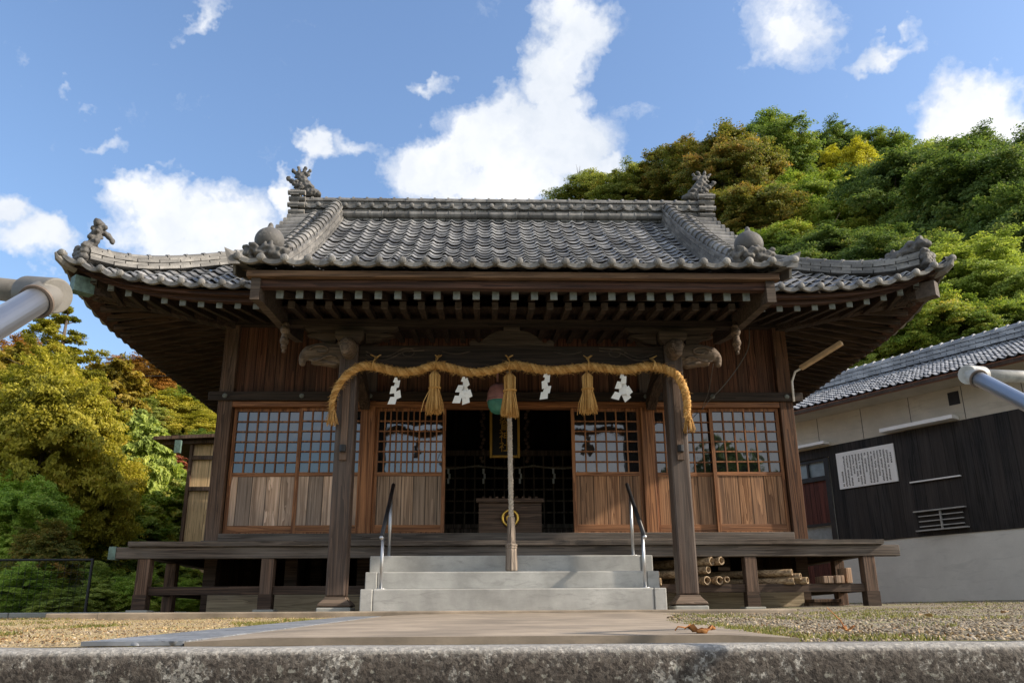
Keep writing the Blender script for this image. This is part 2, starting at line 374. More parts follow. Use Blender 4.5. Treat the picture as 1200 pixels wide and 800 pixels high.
def gravel_mat():
    m, nt, b = new_mat('gravel_ground'); co = nt.node('ShaderNodeNewGeometry').outputs['Position']; x, y, z = nt.sep(co)
    v = nt.voronoi(co, 75, 'Color'); d = nt.voronoi(co, 75, 'Distance'); r = nt.sep(v)[0]
    peb = nt.ramp(r, [(0, (.08,.065,.045)), (.4, (.18,.15,.105)), (.75, (.27,.225,.165)), (1, (.42,.37,.30))])
    straw = nt.ramp(nt.noise(nt.mapping(co, scale=(1, 2.5, 1)), 40, 5, .7), [(0.3, (.20,.13,.06)), (.5, (.42,.31,.15)), (.7, (.54,.43,.25))])
    left = nt.ramp(nt.math('MULTIPLY', nt.math('ADD', x, 3.0), .3), [(.45, 1), (.75, 0)])
    col = nt.mix(left, peb, straw)
    g = nt.noise(co, 1.7, 5, .65)
    gm = nt.math('MULTIPLY', nt.ramp(g, [(0.52, 0), (0.62, .85)]), nt.ramp(nt.noise(co, 25, 4, .6), [(0.4, .3), (.6, 1)]))
    col = nt.mix(gm, col, nt.ramp(nt.noise(co, 60, 3, .6), [(.3, (.16,.17,.03)), (.7, (.36,.36,.08))]))
    nt.link(col, b.inputs['Base Color']); b.inputs['Roughness'].default_value = .95
    bump(nt, b, nt.math('ADD', d, nt.noise(co, 120, 4, .6)), .8, .012)
    return m
GRAVEL = gravel_mat()
PEB = None
def var_mat(name, stops, rough=.8, trans=0.0, spec=.3):
    m, nt, b = new_mat(name); v = attr(nt)
    col = nt.ramp(v, stops); nt.link(col, b.inputs['Base Color']); b.inputs['Roughness'].default_value = rough
    b.inputs['Specular IOR Level'].default_value = spec
    if trans:
        t = nt.node('ShaderNodeBsdfTranslucent'); nt.link(nt.mix(1.0, col, (1.15, 1.2, .7), 'MULTIPLY'), t.inputs[0])
        mx = nt.node('ShaderNodeMixShader'); mx.inputs[0].default_value = trans
        nt.link(b.outputs[0], mx.inputs[1]); nt.link(t.outputs[0], mx.inputs[2])
        o = [n for n in nt.n if n.type == 'OUTPUT_MATERIAL'][0]; nt.link(mx.outputs[0], o.inputs[0])
    return m
PEB = var_mat('pebbles', [(0, (.095,.07,.045)), (.45, (.225,.175,.115)), (.85, (.33,.265,.185)), (1, (.47,.40,.31))])
def straw_mat():
    m, nt, b = new_mat('rice_straw'); co = objco(nt); v = attr(nt)
    n = nt.noise(co, 95, 5, .7, dist=1.5); n2 = nt.noise(co, 14, 3, .6)
    f = nt.math('ADD', nt.math('MULTIPLY', v, .35), nt.math('ADD', nt.math('MULTIPLY', n, .55), nt.math('MULTIPLY', n2, .15)))
    nt.link(nt.ramp(f, [(.25, (.13,.055,.013)), (.43, (.44,.235,.065)), (.6, (.67,.40,.14)), (.85, (.82,.56,.25))]), b.inputs['Base Color'])
    b.inputs['Roughness'].default_value = .75; b.inputs['Specular IOR Level'].default_value = .25
    bump(nt, b, n, .9, .008); return m
STRAW = straw_mat()
PAPER = flat('white_paper', (.82,.82,.80), .7, namt=.05)
STEEL = flat('stainless_steel', (.50,.51,.53), .42, 1.0, namt=.06)
RUBBER = flat('black_rail_coating', (.02,.02,.022), .4)
GREYPIPE = flat('weathered_grey_paint', (.16,.15,.135), .55, nscale=14, namt=.35, bmp=.15)
GREYPIPE2 = flat('pale_chalky_paint', (.36,.355,.335), .55, nscale=18, namt=.4, bmp=.15)
GOLD = flat('gilded_metal', (.80,.50,.10), .3, .85, namt=.15)
GOLDT = flat('gilt_lettering', (.72,.42,.09), .45, .5, namt=.15)
BLK = flat('black_lacquer', (.015,.013,.012), .35)
INK = flat('black_ink', (.012,.012,.015), .7)
WHITEB = flat('white_notice_panel', (.84,.83,.83), .5, namt=.06)
COPPER = flat('verdigris_copper', (.12,.19,.165), .6, nscale=20, namt=.5)
ENDB = flat('brown_rafter_end', (.10,.08,.068), .8, nscale=20, namt=.4)
PALEEND = flat('whitened_rafter_end', (.17,.185,.17), .7, nscale=20, namt=.35)
ROPEW = flat('hemp_bell_rope', (.45,.39,.32), .85, nscale=40, namt=.35, bmp=.3)
HANDLEW = wood('weathered_handle_wood', (.15,.115,.09), (.30,.24,.19), (.34,.3,.26), 'Z', greyamt=.5)
SLAT = flat('grey_louvre_slats', (.38,.37,.355), .6)
RUST = flat('rust_brown_gutter', (.34,.14,.08), .5)
DARKM = flat('dark_metal', (.03,.03,.032), .5, .5)
LAMPC = flat('tan_lamp_tube', (.55,.38,.22), .5)
WIRE = flat('dull_wire', (.12,.11,.10), .6)
GRATE = None
def grate_mat():
    m, nt, b = new_mat('galvanised_checker_plate'); co = objco(nt)
    v = nt.voronoi(nt.mapping(co, rot=(0,0,.78), scale=(1, 2.2, 1)), 26, 'Distance')
    n = nt.noise(co, 6, 5, .6)
    nt.link(nt.mix(nt.ramp(v, [(0.1, .55), (.3, 0)]), nt.mix(nt.ramp(n, [(0.35, 0), (.7, 1)]), (.20,.21,.225), (.36,.375,.40)), (.09,.095,.10)), b.inputs['Base Color'])
    b.inputs['Metallic'].default_value = .35; b.inputs['Roughness'].default_value = .5
    bump(nt, b, nt.ramp(v, [(0, 1), (.35, 0)]), 1, .01)
    return m
GRATE = grate_mat()
def glass_mat():
    m, nt, b = new_mat('old_window_glass'); co = objco(nt)
    b.inputs['Base Color'].default_value = (.012,.013,.015,1); b.inputs['Roughness'].default_value = .03
    b.inputs['IOR'].default_value = 2.0; b.inputs['Specular IOR Level'].default_value = .6
    bump(nt, b, nt.noise(co, 3.2, 2, .5), .06, .05)
    return m
GLASS = glass_mat()
FROST = flat('frosted_blue_glass', (.22,.27,.30), .3)

# ------------------------------------------------------------------ setting: terrain, terrace, steps
YG = 2.4
def G(X, Y): return -.14 + (min(max(Y, YG), 13) - YG) * .0205 + .007 * X * max(0, min(1.3, (Y - YG) / 7))
def T(X, Y):
    right = sm(X / 8.0) * max(0.0, min(40.0, (Y - 21.5) * .745))
    left = sm((-9.0 - X) / 12.0) * max(0.0, min(16.0, (Y - 20.0) * .34))
    mid = sm((Y - 30) / 60) * 2.0
    n = mnoise.noise(Vector((X * .05, Y * .05, 0))) * 1.2 * sm((abs(X) + max(0, Y - 20)) / 60)
    far = 1 - sm((math.hypot(X, Y - 60) - 110) / 140)
    return -2.6 + (right + left) * far + mid + n
mb = MB()
gx = sorted(set(list(np.linspace(-60, 70, 80)) + [-900, -500, -300, -180, -110, -80, 85, 110, 180, 300, 500, 900]))
gy = sorted(set(list(np.linspace(-30, 110, 84)) + [-900, -500, -250, -120, -60, 140, 200, 300, 500, 900]))
mb.add([(x, y, T(x, y)) for y in gy for x in gx], [(j*len(gx)+i, j*len(gx)+i+1, (j+1)*len(gx)+i+1, (j+1)*len(gx)+i) for j in range(len(gy)-1) for i in range(len(gx)-1)])
def earth_mat():
    m, nt, b = new_mat('undergrowth_ground'); co = nt.node('ShaderNodeNewGeometry').outputs['Position']
    nt.link(nt.ramp(nt.noise(co, .8, 8, .7), [(.35, (.025,.03,.012)), (.5, (.06,.07,.022)), (.68, (.11,.095,.04))]), b.inputs['Base Color'])
    b.inputs['Roughness'].default_value = 1; bump(nt, b, nt.noise(co, 6, 5, .7), 1, .1); return m
struct(mb.build('ground', earth_mat(), smooth=True))

mb = MB()
xs = list(np.arange(-8.0, 17.01, .25)); ys = [YG + .012] + list(np.arange(YG + .25, 22.1, .25))
def GR(X, Y):
    z = G(X, Y)
    z += .012 * mnoise.noise(Vector((X * 1.3, Y * 1.3, 4))) * sm((Y - 2.6) / .6)
    z += .02 * sm((X - 2.2) / 1.5) * sm((Y - 3) / 3)
    return z
nx = len(xs)
mb.add([(x, y, GR(x, y)) for y in ys for x in xs], [(j*nx+i, j*nx+i+1, (j+1)*nx+i+1, (j+1)*nx+i) for j in range(len(ys)-1) for i in range(nx-1)
        if not (ys[j] > 11.9 and xs[i] < -6.9)])
struct(mb.build('gravel_terrace', GRAVEL, smooth=True))
# retaining wall of the terrace (left and front, below the lip)
mb = MB()
mb.box(-8.2, -8.0, YG + .3, 12.0, -3.2, -.12); mb.box(17.0, 17.2, YG + .3, 22, -3.2, .1)
mb.box(-8.2, -2.6, YG + .04, YG + .3, -3.2, -.2); mb.box(3.4, 17.2, YG + .04, YG + .3, -3.2, -.2); mb.box(-8.0, 17.0, 22.0, 22.2, -3.2, .2)
struct(mb.build('retaining_wall', STONE))
# granite lip and the stone stair the photographer stands on
cs = thing('granite_kerb', 'long speckled granite kerb block along the front edge of the terrace', 'kerb', (0, YG, -.14))
mb = MB()
prof = [(YG - .19, -.305), (YG - .19, -.166), (YG - .183, -.152), (YG - .165, -.143), (YG - .14, -.140), (YG, -.140), (YG, -.305)]
xsn = np.linspace(-8.2, 17.2, 200)
vs = []
for x in xsn:
    for (a, c) in prof: vs.append((x, a + .004 * mnoise.noise(Vector((x * 3, c * 30, 1))), c + .003 * mnoise.noise(Vector((x * 4, a * 30, 5)))))
np_ = len(prof)
mb.add(vs, [(i*np_+j, (i+1)*np_+j, (i+1)*np_+(j+1) % np_, i*np_+(j+1) % np_) for i in range(len(xsn)-1) for j in range(np_)])
mb.build('kerb_stone', GRAN, cs, smooth=True, recalc=True)
st = thing('approach_stairs', 'plain grey stone stairs climbing to the terrace below its granite edge', 'stairs', (0, YG, -.3))
for k in range(14):
    mb = MB(); mb.box(-2.6, 3.4, YG - .19 - .3 * (k + 1), YG - .19 - .3 * k + (.0 if k else -.004), -3.0, -.308 - .165 * k); mb.build('step', STONE, st, bevel=.01)

# concrete apron (front pathway) and plinth
mb = MB(); pts = []
NA = 40
for i in range(NA + 1):
    y = YG + .014 + (7.2 - YG) * i / NA
    xl = -1.084; xr = (.62 if y < 4 else .62 + (y - 4) * .19) + .05 * mnoise.noise(Vector((y * 3.0, 2, 0))) + .05 * math.sin(y * 2.1)
    for k in range(9):
        x = xl + (xr - xl) * k / 8; pts.append((x, y, G(x, y) + .020 - (.010 if k in (0, 8) else 0)))
mb.add(pts, [(i*9+k, i*9+k+1, (i+1)*9+k+1, (i+1)*9+k) for i in range(NA) for k in range(8)])
b0 = len(mb.v)
mb.add([pts[k] for k in range(9)] + [(pts[k][0], pts[k][1], -.19) for k in range(9)], [(k, 9+k, 10+k, k+1) for k in range(8)])
struct(mb.build('concrete_path', APRON, smooth=False))
mb = MB(); mb.box(-3.4, 2.3, 7.2, 8.2, -.2, .0); mb.box(-4.3, 4.3, 8.2, 16.0, -.2, .008)
struct(mb.build('plinth', APRON, bevel=.012))
mb = MB()
pa = [(-1.36, YG + .02), (-1.09, YG + .02), (-1.085, 6.9), (-1.34, 6.9)]
mb.add([(x, y, G(x, y) + .013) for x, y in pa] + [(x, y, G(x, y) + .002) for x, y in pa], [(0,1,2,3), (4,7,6,5), (0,4,5,1), (1,5,6,2), (2,6,7,3), (3,7,4,0)])
tag(mb.build('drain_cover', GRATE), 'long strip of blue-grey patterned metal plate laid beside the concrete path', 'drain cover')
mb = MB()
for i in range(6):
    mb.box(-8.15, -7.95 + .05, 3 + i * 1.5, 3 + i * 1.5 + 1.485, -.2, G(-8, 3 + i * 1.5) + .05)
for i in range(5): mb.box(-8.15 + i * .78, -8.15 + i * .78 + .77, 11.9, 12.05, -.2, .06)
tag(mb.build('kerb', STONE, bevel=.01), 'low pale stone kerb along the left edge of the gravel by the bushes', 'kerb')

# ------------------------------------------------------------------ the shrine
SH = thing('shrine_hall', 'old wooden shrine hall with curved grey tiled roof and raised veranda', 'shrine', (0, 10, 0))
EY, EX = 8.5, 4.92            # eave lines
def H(t): return 3.35 + .54 * t + .036 * t * t
def UP(s): return .36 * max(0.0, 1 - s / 2.6) ** 4
def roof_z(x, y):
    tf = min(y - EY, 17.1 - y); ts = EX - abs(x)
    if ts < 1.72 and ts < tf:
        t = ts; return H(t) + UP(tf) * math.exp(-t / .9)
    t = tf; return H(t) + UP(max(0, ts)) * math.exp(-max(0, t) / .9)
def kohai_z(y):
    u = y - 7.35
    if y < 9.3: return 3.12 + .30 * u + .0263 * u * u
    return H(y - EY)
PITCH = .2217
def wave(u):
    u = u % 1.0
    return .028 * math.exp(-((u - .14) / .13) ** 2) + .028 * math.exp(-((u - 1.14) / .13) ** 2) - .017 * math.sin(PI * max(0, min(1, (u - .26) / .72)))
US = [0, .07, .14, .21, .30, .42, .56, .72, .86, 1.0]
def tile_rows(mb, P, a0, a1, t0, t1, inside, rowlen=.195, jitter=.006, pitch=PITCH):
    """P(a, t) -> point on the bed; a runs along the eave, t up the slope"""
    ncol = max(1, round((a1 - a0) / pitch)); p = (a1 - a0) / ncol
    ts = [t0]; 
    while ts[-1] < t1 - 1e-4:
        q0 = P((a0 + a1) / 2, ts[-1]); q1 = P((a0 + a1) / 2, ts[-1] + .05)
        ts.append(min(t1, ts[-1] + rowlen * .05 / max(1e-4, (q1 - q0).length)))
    for c in range(ncol):
        for r in range(len(ts) - 1):
            ta, tb = ts[r], ts[r + 1] + .03; am = a0 + (c + .5) * p
            if not inside(am, (ta + ts[r+1]) / 2): continue
            mb.cv = random.random(); jz = (random.random() - .5) * jitter * 2; jt = (random.random() - .5) * jitter
            vs = []
            for lift, t, dn in ((.042 + jz, ta, 0), (.002 + jz, tb, 0), (.042 + jz, ta, 1)):
                for k, u in enumerate(US):
                    q = P(a0 + (c + u) * p, t); q = Vector(q)
                    w = wave(u) + jt * (u - .5) * 2
                    vs.append((q.x, q.y, q.z + w + lift - (.015 if dn else 0)))
            n = len(US); fs = []
            for k in range(n - 1):
                fs.append((k, k + 1, n + k + 1, n + k)); 
            mb.add(vs[:2*n], fs)
            mb.add(vs[2*n:] + vs[:n], [(k, k + 1, n + k + 1, n + k) for k in range(n - 1)])
    mb.cv = .5
def P_front(a, t):  return Vector((a, EY + t, roof_z(a, EY + t)))
def P_back(a, t):   return Vector((a, 17.1 - t, roof_z(a, 17.1 - t)))
def P_koh(a, t):
    y = 7.35 + t; return Vector((a, y, kohai_z(y) + .03 * (abs(a) / 2.55) ** 4 * max(0, 1 - t)))
TR = 4.22
roof = None
mb = MB()
tile_rows(mb, P_koh, -2.66, 2.66, 0, 12.72 - 7.35, lambda a, t: True)
roof = mb.build('roof', TILE, SH, smooth=True)
def side_ok(a, t): 
    lim = (EX - t) if t < 1.72 else 3.42
    return abs(a) <= lim + .02
mb = MB()
for a_, b_ in ((-4.92, -2.66), (2.66, 4.92)):
    mb = MB(); tile_rows(mb, P_front, a_, b_, 0, TR, side_ok); mb.build('main_eave_tiles', TILE, roof, smooth=True)
mb = MB(); tile_rows(mb, P_back, -4.92, 4.92, 0, TR, side_ok, jitter=.003); mb.build('rear_roof_tiles', TILE, roof, smooth=True)
for sx in (-1, 1):
    def P_side(a, t, sx=sx): return Vector((sx * (EX - t), a, roof_z(sx * (EX - t), a)))
    mb = MB(); tile_rows(mb, P_side, EY, 17.1, 0, 1.72, lambda a, t: EY + t - .02 <= a <= 17.1 - t + .02)
    mb.build('hip_roof_tiles', TILE, roof, smooth=True)
# solid roof bed a little under the tiles, so no light leaks
mb = MB()
bx = [-4.88] + [-4.92 + .2 * i for i in range(1, 49)] + [4.88]; by = [8.54] + [8.5 + .2 * i for i in range(1, 43)] + [17.06]
mb.add([(x, y, roof_z(x, y) - .05) for y in by for x in bx], [(j*len(bx)+i, j*len(bx)+i+1, (j+1)*len(bx)+i+1, (j+1)*len(bx)+i) for j in range(len(by)-1) for i in range(len(bx)-1)
       if not (abs(bx[i] + .1) > 3.25 and min(EX - abs(bx[i] + .1), 9) >= 1.75)])
kx = [-2.6, -1.3, 0, 1.3, 2.6]; ky = [7.42, 7.8, 8.2, 8.6, 9.0, 9.3]
mb.add([(x, y, kohai_z(y) - .05) for y in ky for x in kx], [(j*5+i, j*5+i+1, (j+1)*5+i+1, (j+1)*5+i) for j in range(5) for i in range(4)])
mb.build('roof_boarding', W['beamx'], roof)
# eave end tiles: round caps and drooping crescents
def eave_ends(mb, pts, outward, p):
    """pts: crest points along the eave"""
    o = Vector(outward)
    ax = Vector((0,0,1)).cross(o)
    for i, q in enumerate(pts):
        q = Vector(q); mb.cv = random.random()
        n = 12; r = .040
        ring = []
        for d, rr in ((-.05, r), (.018, r), (.03, r * .8), (.036, r * .35)):
            for j in range(n):
                t = 2*PI*j/n; ring.append(q + o * d + ax * math.cos(t) * rr + Vector((0,0,1)) * math.sin(t) * rr)
        fs = [(k*n+j, k*n+(j+1) % n, (k+1)*n+(j+1) % n, (k+1)*n+j) for k in range(3) for j in range(n)] + [tuple(3*n+j for j in range(n))]
        mb.add(ring, fs)
        if i + 1 < len(pts):
            b = Vector(pts[i+1]); mb.cv = random.random(); vs = []; m = 9
            for k in range(m):
                u = k / (m - 1); c = q.lerp(b, u); sag = math.sin(PI * u)
                top = c + Vector((0,0,.0 - .020 * sag)); bot = c + Vector((0,0,-.03 - .036 * sag))
                vs += [top + o * .012, bot + o * .012, bot - o * .03, top - o * .03]
            fs = []
            for k in range(m - 1):
                for e in range(4): fs.append((k*4+e, k*4+(e+1) % 4, (k+1)*4+(e+1) % 4, (k+1)*4+e))
            mb.add(vs, fs)
    mb.cv = .5
def crests(P, a0, a1):
    n = round((a1 - a0) / PITCH); p = (a1 - a0) / n
    return [P(a0 + (c + .14) * p, 0) + Vector((0,0,.045)) for c in range(n + 1) if a0 + (c + .14) * p <= a1 + .05]
for q_, o_ in ((crests(P_koh, -2.66, 2.66), (0,-1,0)), (crests(P_front, -4.92, -2.5), (0,-1,0)), (crests(P_front, 2.5, 4.92), (0,-1,0)),
              (crests(lambda a, t: Vector((-EX, a, roof_z(-EX + 1e-4, a))), EY, 17.1), (-1,0,0)), (crests(lambda a, t: Vector((EX, a, roof_z(EX - 1e-4, a))), EY, 17.1), (1,0,0))):
    mb = MB(); eave_ends(mb, q_, o_, PITCH); mb.build('eave_end_tiles', RIDGE, roof, smooth=False)
# ridges ---------------------------------------------------------------
def stack(mb, path, base_w, layers, cap_r, seg=.27, zoff=0.0):
    """layers: (height, width); path: bed points; then a row of half-round cap tiles"""
    P = [Vector(p) for p in path]; L = [0]
    for i in range(len(P)-1): L.append(L[-1] + (P[i+1]-P[i]).length)
    def at(s):
        s = max(0, min(L[-1], s))
        for i in range(len(P)-1):
            if s <= L[i+1] + 1e-9: return P[i].lerp(P[i+1], (s - L[i]) / max(1e-9, L[i+1]-L[i]))
        return P[-1]
    z = zoff
    for li, (h, w) in enumerate(layers):
        n = max(1, round(L[-1] / seg)); ph = (li % 2) * .5
        k = -ph
        while k < n:
            a = max(0, k) * L[-1] / n; b = min(n, k + 1) * L[-1] / n
            if b - a > .02:
                mb.cv = random.random(); j = (random.random() - .5) * .008
                mb.bar(at(a + .004) + Vector((0,0,z + h/2 + j*.4)), at(b - .008) + Vector((0,0,z + h/2 + j*.4 + .003)), w + j, h * .80)
            k += 1
        mb.cv = .15; 
        z += h
    mb.cv = .1
    n = max(1, round(L[-1] / .3))
    for k in range(n): mb.bar(at(k*L[-1]/n) + Vector((0,0,(zoff+z)/2)), at((k+1)*L[-1]/n) + Vector((0,0,(zoff+z)/2)), min(w for h, w in layers) * .80, (z - zoff))
    n = max(1, round(L[-1] / .225))
    for k in range(n):
        mb.cv = random.random()
        a, b = at(k*L[-1]/n), at((k+1)*L[-1]/n); zz = Vector((0,0,z))
        mb.tube([a + zz, b + zz], [cap_r, cap_r * .93], 12)
        mb.tube([b + zz - (b-a)*.14, b + zz], [cap_r * 1.17, cap_r * 1.17], 12)
    mb.cv = .5
RY = 12.8
rd = MB()
zr = 6.225
stack(rd, [(-3.42, RY, zr), (3.42, RY, zr)], .3, [(.06,.30),(.07,.24),(.045,.27),(.045,.25),(.05,.29),(.055,.23),(.045,.21),(.035,.25)], .085)
for s in (-1, 1):          # lower roll and the bead row on both faces
    for k in range(28):
        rd.cv = random.random(); x = -3.1 + k * .2217
        rd.tube([(x, RY + s*.17, zr + .10), (x + .21, RY + s*.17, zr + .10)], .052, 10)
        rd.tube([(x + .205, RY + s*.17, zr + .10), (x + .222, RY + s*.17, zr + .10)], .062, 10)
    q = [(-3.3 + k * .2217, RY + s*.155, zr + .285) for k in range(31)]
    eave_ends(rd, q, (0, s, 0), PITCH)
ridge = rd.build('main_ridge', RIDGE, roof, smooth=False)
for s in (-1, 1):
    mb = MB()                                                         # descending ridge beside the porch roof
    path = [(s*2.78, y, kohai_z(y) + .02) for y in np.linspace(8.85, 12.62, 18)]
    stack(mb, path, .3, [(.07,.27),(.055,.24),(.055,.25),(.05,.21),(.04,.23)], .088)
    mb.build('descending_ridge', RIDGE, roof)
    mb = MB()                                                         # second, lower descending row next to the gable
    path = [(s*3.12, y, H(y-EY) + .04) for y in np.linspace(10.1, 12.65, 12)]
    stack(mb, path, .2, [(.06,.15)], .08)
    for k in range(13):                                               # gable edge rolls lying across
        y = 10.3 + k * .205; z = H(y - EY) + .085; mb.cv = random.random()
        mb.tube([(s*3.12, y, z), (s*3.50, y, z - .02)], .074, 10); mb.tube([(s*3.49, y, z-.02), (s*3.54, y, z - .02)], .082, 10)
        y2 = 17.1 - (y - EY); mb.tube([(s*3.12, y2, z), (s*3.50, y2, z - .02)], .074, 8)
    mb.build('gable_edge_tiles', RIDGE, roof)
    for back in (0, 1):                                               # corner ridges
        mb = MB(); path = []
        for t in np.linspace(.20, 1.76, 14):
            y = EY + t if not back else 17.1 - t
            path.append((s*(EX - t), y, H(t) + UP(t) * math.exp(-t/.9) * 1.0 + .02 + .05 * max(0, 1 - t / .9) ** 2))
        stack(mb, path, .26, [(.042,.24),(.04,.20),(.04,.21),(.035,.16)], .05, seg=.25)
        mb.build('corner_ridge', RIDGE, roof)
    mb = MB()                                                         # gable wall and bargeboard
    zs = [(y, H(min(y-EY, 17.1-y)) - .06) for y in np.linspace(10.2, 15.4, 21)]
    mb.prism([(zs[0][0], 4.3)] + zs + [(zs[-1][0], 4.3)], s*3.18, s*3.22, 'YZ')
    mb.build('gable_wall', W['wally'], SH)
    mb = MB(); top = [(y, H(min(y-EY, 17.1-y)) - .02) for y in np.linspace(10.1, 15.5, 23)]
    for a, b in zip(top, top[1:]): mb.bar((s*3.40, a[0], a[1] - .12), (s*3.40, b[0], b[1] - .12), .05, .2)
    mb.build('bargeboard', W['beamy'], SH)
# ridge end faces and ornaments ------------------------------------------
def ornament(name, blobs, mat, vox=.012, sub=2):
    mb = MB()
    for b in blobs:
        if len(b) == 2: mb.ico(b[0], b[1], sub)
        else: mb.ico(b[0], b[1], sub, rot=b[2])
    o = mb.build(name, mat, roof, smooth=True, remesh=vox)
    tx = bpy.data.textures.new('carving', 'VORONOI'); tx.noise_scale = .055
    d = o.modifiers.new('d', 'DISPLACE'); d.texture = tx; d.strength = .035; d.mid_level = .35; d.texture_coords = 'LOCAL'
    return o
for s in (-1, 1):
    bl = []
    # stacked end of the main ridge
    mb = MB()
    for z, w, d in ((6.20, .40, .10), (6.32, .36, .13), (6.44, .42, .16), (6.56, .36, .14), (6.66, .44, .17)):
        mb.cv = random.random(); mb.bar((s*3.40, RY, z + .05), (s*(3.46 + d*.5), RY, z + .05), w, .095)
        for q in (-1, 1): mb.tube([(s*3.3, RY + q*w*.42, z + .05), (s*(3.50 + d*.5), RY + q*w*.42, z + .05)], .045, 8)
    mb.build('ridge_end_tile', ORN, roof)
    # fish shaped finial: body curving up, tail spread, fins
    x0 = s*3.42
    for k in range(10):
        u = k / 9; bl.append(((x0 - s*(.13 * math.sin(PI*.5*(1-u))) + s * .05 * u, RY, 6.80 + .34*u), (.115 - .06*u, .085 - .045*u, .075)))
    bl += [((x0 - s*.20, RY, 6.80), (.11, .09, .075)), ((x0 - s*.29, RY, 6.78), (.05, .07, .04)), ((x0 - s*.16, RY, 6.9), (.07,.1,.03))]
    for a, L in ((-80, .15), (-52, .20), (-22, .21), (10, .20), (42, .19)):        # tail flukes
        ca = R(a)
        for q in (.25, .45, .65, .85, 1.0): bl.append(((x0 + s*.04 + s*math.sin(ca)*L*q, RY, 7.10 + math.cos(ca)*L*q*.75 + .03*q*q), (.042*(1.1-q*.55), .02, .034*(1.1-q*.4))))
    for k in range(4): bl.append(((x0 + s*(.09 + .045*k), RY, 6.93 + .05*k), (.035, .018, .04)))
    for k in range(5): bl.append(((x0 + s*(.07 + .02*math.sin(k*2)), RY, 6.86 + .065*k), (.055, .02, .03), (0, s*.6, 0)))
    for q in (-1, 1):
        for k in range(3): bl.append(((x0 - s*.02 + s*.05*k, RY + q*.09, 6.86 + .05*k), (.06, .02, .035), (0, s*.7, 0)))
    ornament('fish_finial', bl, ORN, .011)
    # peach on waves at the foot of the descending ridge
    bx_, by_, bz_ = s*2.70, 8.62, 3.735
    bl = []
    bl += [((bx_, by_, bz_ + .22), (.165, .15, .155)), ((bx_, by_, bz_ + .32), (.075, .07, .07)), ((bx_ + s*.0, by_, bz_ + .375), (.034, .034, .07))]
    mbp = MB()
    for b in bl: mbp.ico(b[0], b[1], 3)
    mbp.build('peach_ornament', ORN, roof, smooth=True, remesh=.010)
    bl = [((bx_, by_ + .02, bz_ + .02), (.2, .13, .09))]
    for k in range(7):
        a = -1 + k / 3; bl.append(((bx_ + a*.19, by_ - .10 - .03*(1-abs(a)), bz_ + .03 + .05*(1 - abs(a)) + .03*math.sin(k*2.2)), (.055, .035, .04)))
        bl.append(((bx_ + a*.13, by_ - .13, bz_ + .07 + .03*math.cos(k*1.7)), (.03, .02, .07), (0, a*.9, 0)))
    for q in (-1, 1):
        for k in range(4): bl.append(((bx_ + q*(.17 + .02*k), by_ - .07, bz_ - .02 + .045*k), (.04, .04, .022)))
    ornament('wave_ornament', bl, ORN, .012)
    # lion on the corner ridge
    c = Vector((s*4.66, 8.78, 3.79)); dv = Vector((s*.707, -.707, 0)); bl = []
    def L(f, z, r, side=0.0): bl.append((c + dv*f + Vector((-dv.y, dv.x, 0))*side + Vector((0,0,z)), r))
    for k in range(3): L(.12 - .0*k, -.06 + .06*k, (.11 - .015*k, .11 - .015*k, .05))
    for q in (-1, 1):
        for k in range(3): L(.16, -.05 + .07*k, (.045, .045, .042), q*.1)
    if s < 0:   # rearing: body upright, tail curled
        for k in range(9): L(.09 - .012*k + .012*math.sin(k*1.3), .06 + .042*k, (.068 - .004*k, .068 - .004*k, .05))
        L(.03, .43, (.045,.045,.04)); L(.06, .455, (.025,.025,.03))
        for k in range(4): L(-.05 - .035*k, .33 - .012*k*k*.6, (.034 - .003*k, .034 - .003*k, .028))
        for k in range(4): L(-.10 - .04*k, .10 + .012*(k % 2), (.045, .045, .035))
        for k in range(16): L(.09 - .006*k + .055*math.cos(k*2.4), .05 + .024*k, (.026,.026,.022), .055*math.sin(k*2.4))
    else:       # crouching with head out and tail up
        for k in range(7): L(-.26 + .055*k, .12 + .012*k, (.06, .06, .055))
        L(.12, .22, (.075,.075,.07)); L(.17, .20, (.045,.045,.04)); L(.10, .29, (.04,.04,.035)); L(.0, .24, (.07,.07,.04)); L(-.08, .21, (.06,.06,.03))
        for k in range(6): L(-.26 + .05*k, .19 + .02*(k % 2), (.03,.03,.03))
        L(-.3, .1, (.05,.05,.05))
    ornament('lion_ornament', bl, ORN, .012)
    # upswept tip at the very corner and at the porch corner
    mb = MB(); p0 = Vector((s*4.78, 8.64, 3.62)); 
    mb.tube([p0, p0 + Vector((s*.09, -.09, .02)), p0 + Vector((s*.14, -.14, .06)), p0 + Vector((s*.165, -.165, .115))], [.065, .055, .04, .012], 8); mb.build('corner_tip_tile', ORN, roof); mb = MB()
    p1 = Vector((s*2.60, 7.42, 3.22))
    mb.add([(s*2.60, 7.34, 3.12), (s*2.60, 7.80, 3.28), (s*2.60, 7.80, 3.35), (s*2.60, 7.42, 3.24), (s*2.70, 7.32, 3.11), (s*2.72, 7.80, 3.29), (s*2.75, 7.80, 3.36), (s*2.76, 7.34, 3.29)],
           [(0,1,2,3), (4,7,6,5), (0,3,7,4), (0,4,5,1), (1,5,6,2), (2,6,7,3)])
    mb.build('porch_tip_tile', ORN, roof, recalc=True)
# porch edge tiles (the sloping sides)
for s in (-1, 1):
    mb = MB()
    for k in range(9):
        y = 7.5 + k * .215; mb.cv = random.random(); z = kohai_z(y)
        mb.bar((s*2.63, y - .02, z + .03), (s*2.63, y + .205, kohai_z(y + .21) + .02), .10, .05)
        mb.bar((s*2.69, y - .02, z - .03), (s*2.69, y + .205, kohai_z(y + .21) - .04), .025, .13)
    mb.build('porch_edge_tiles', RIDGE, roof)

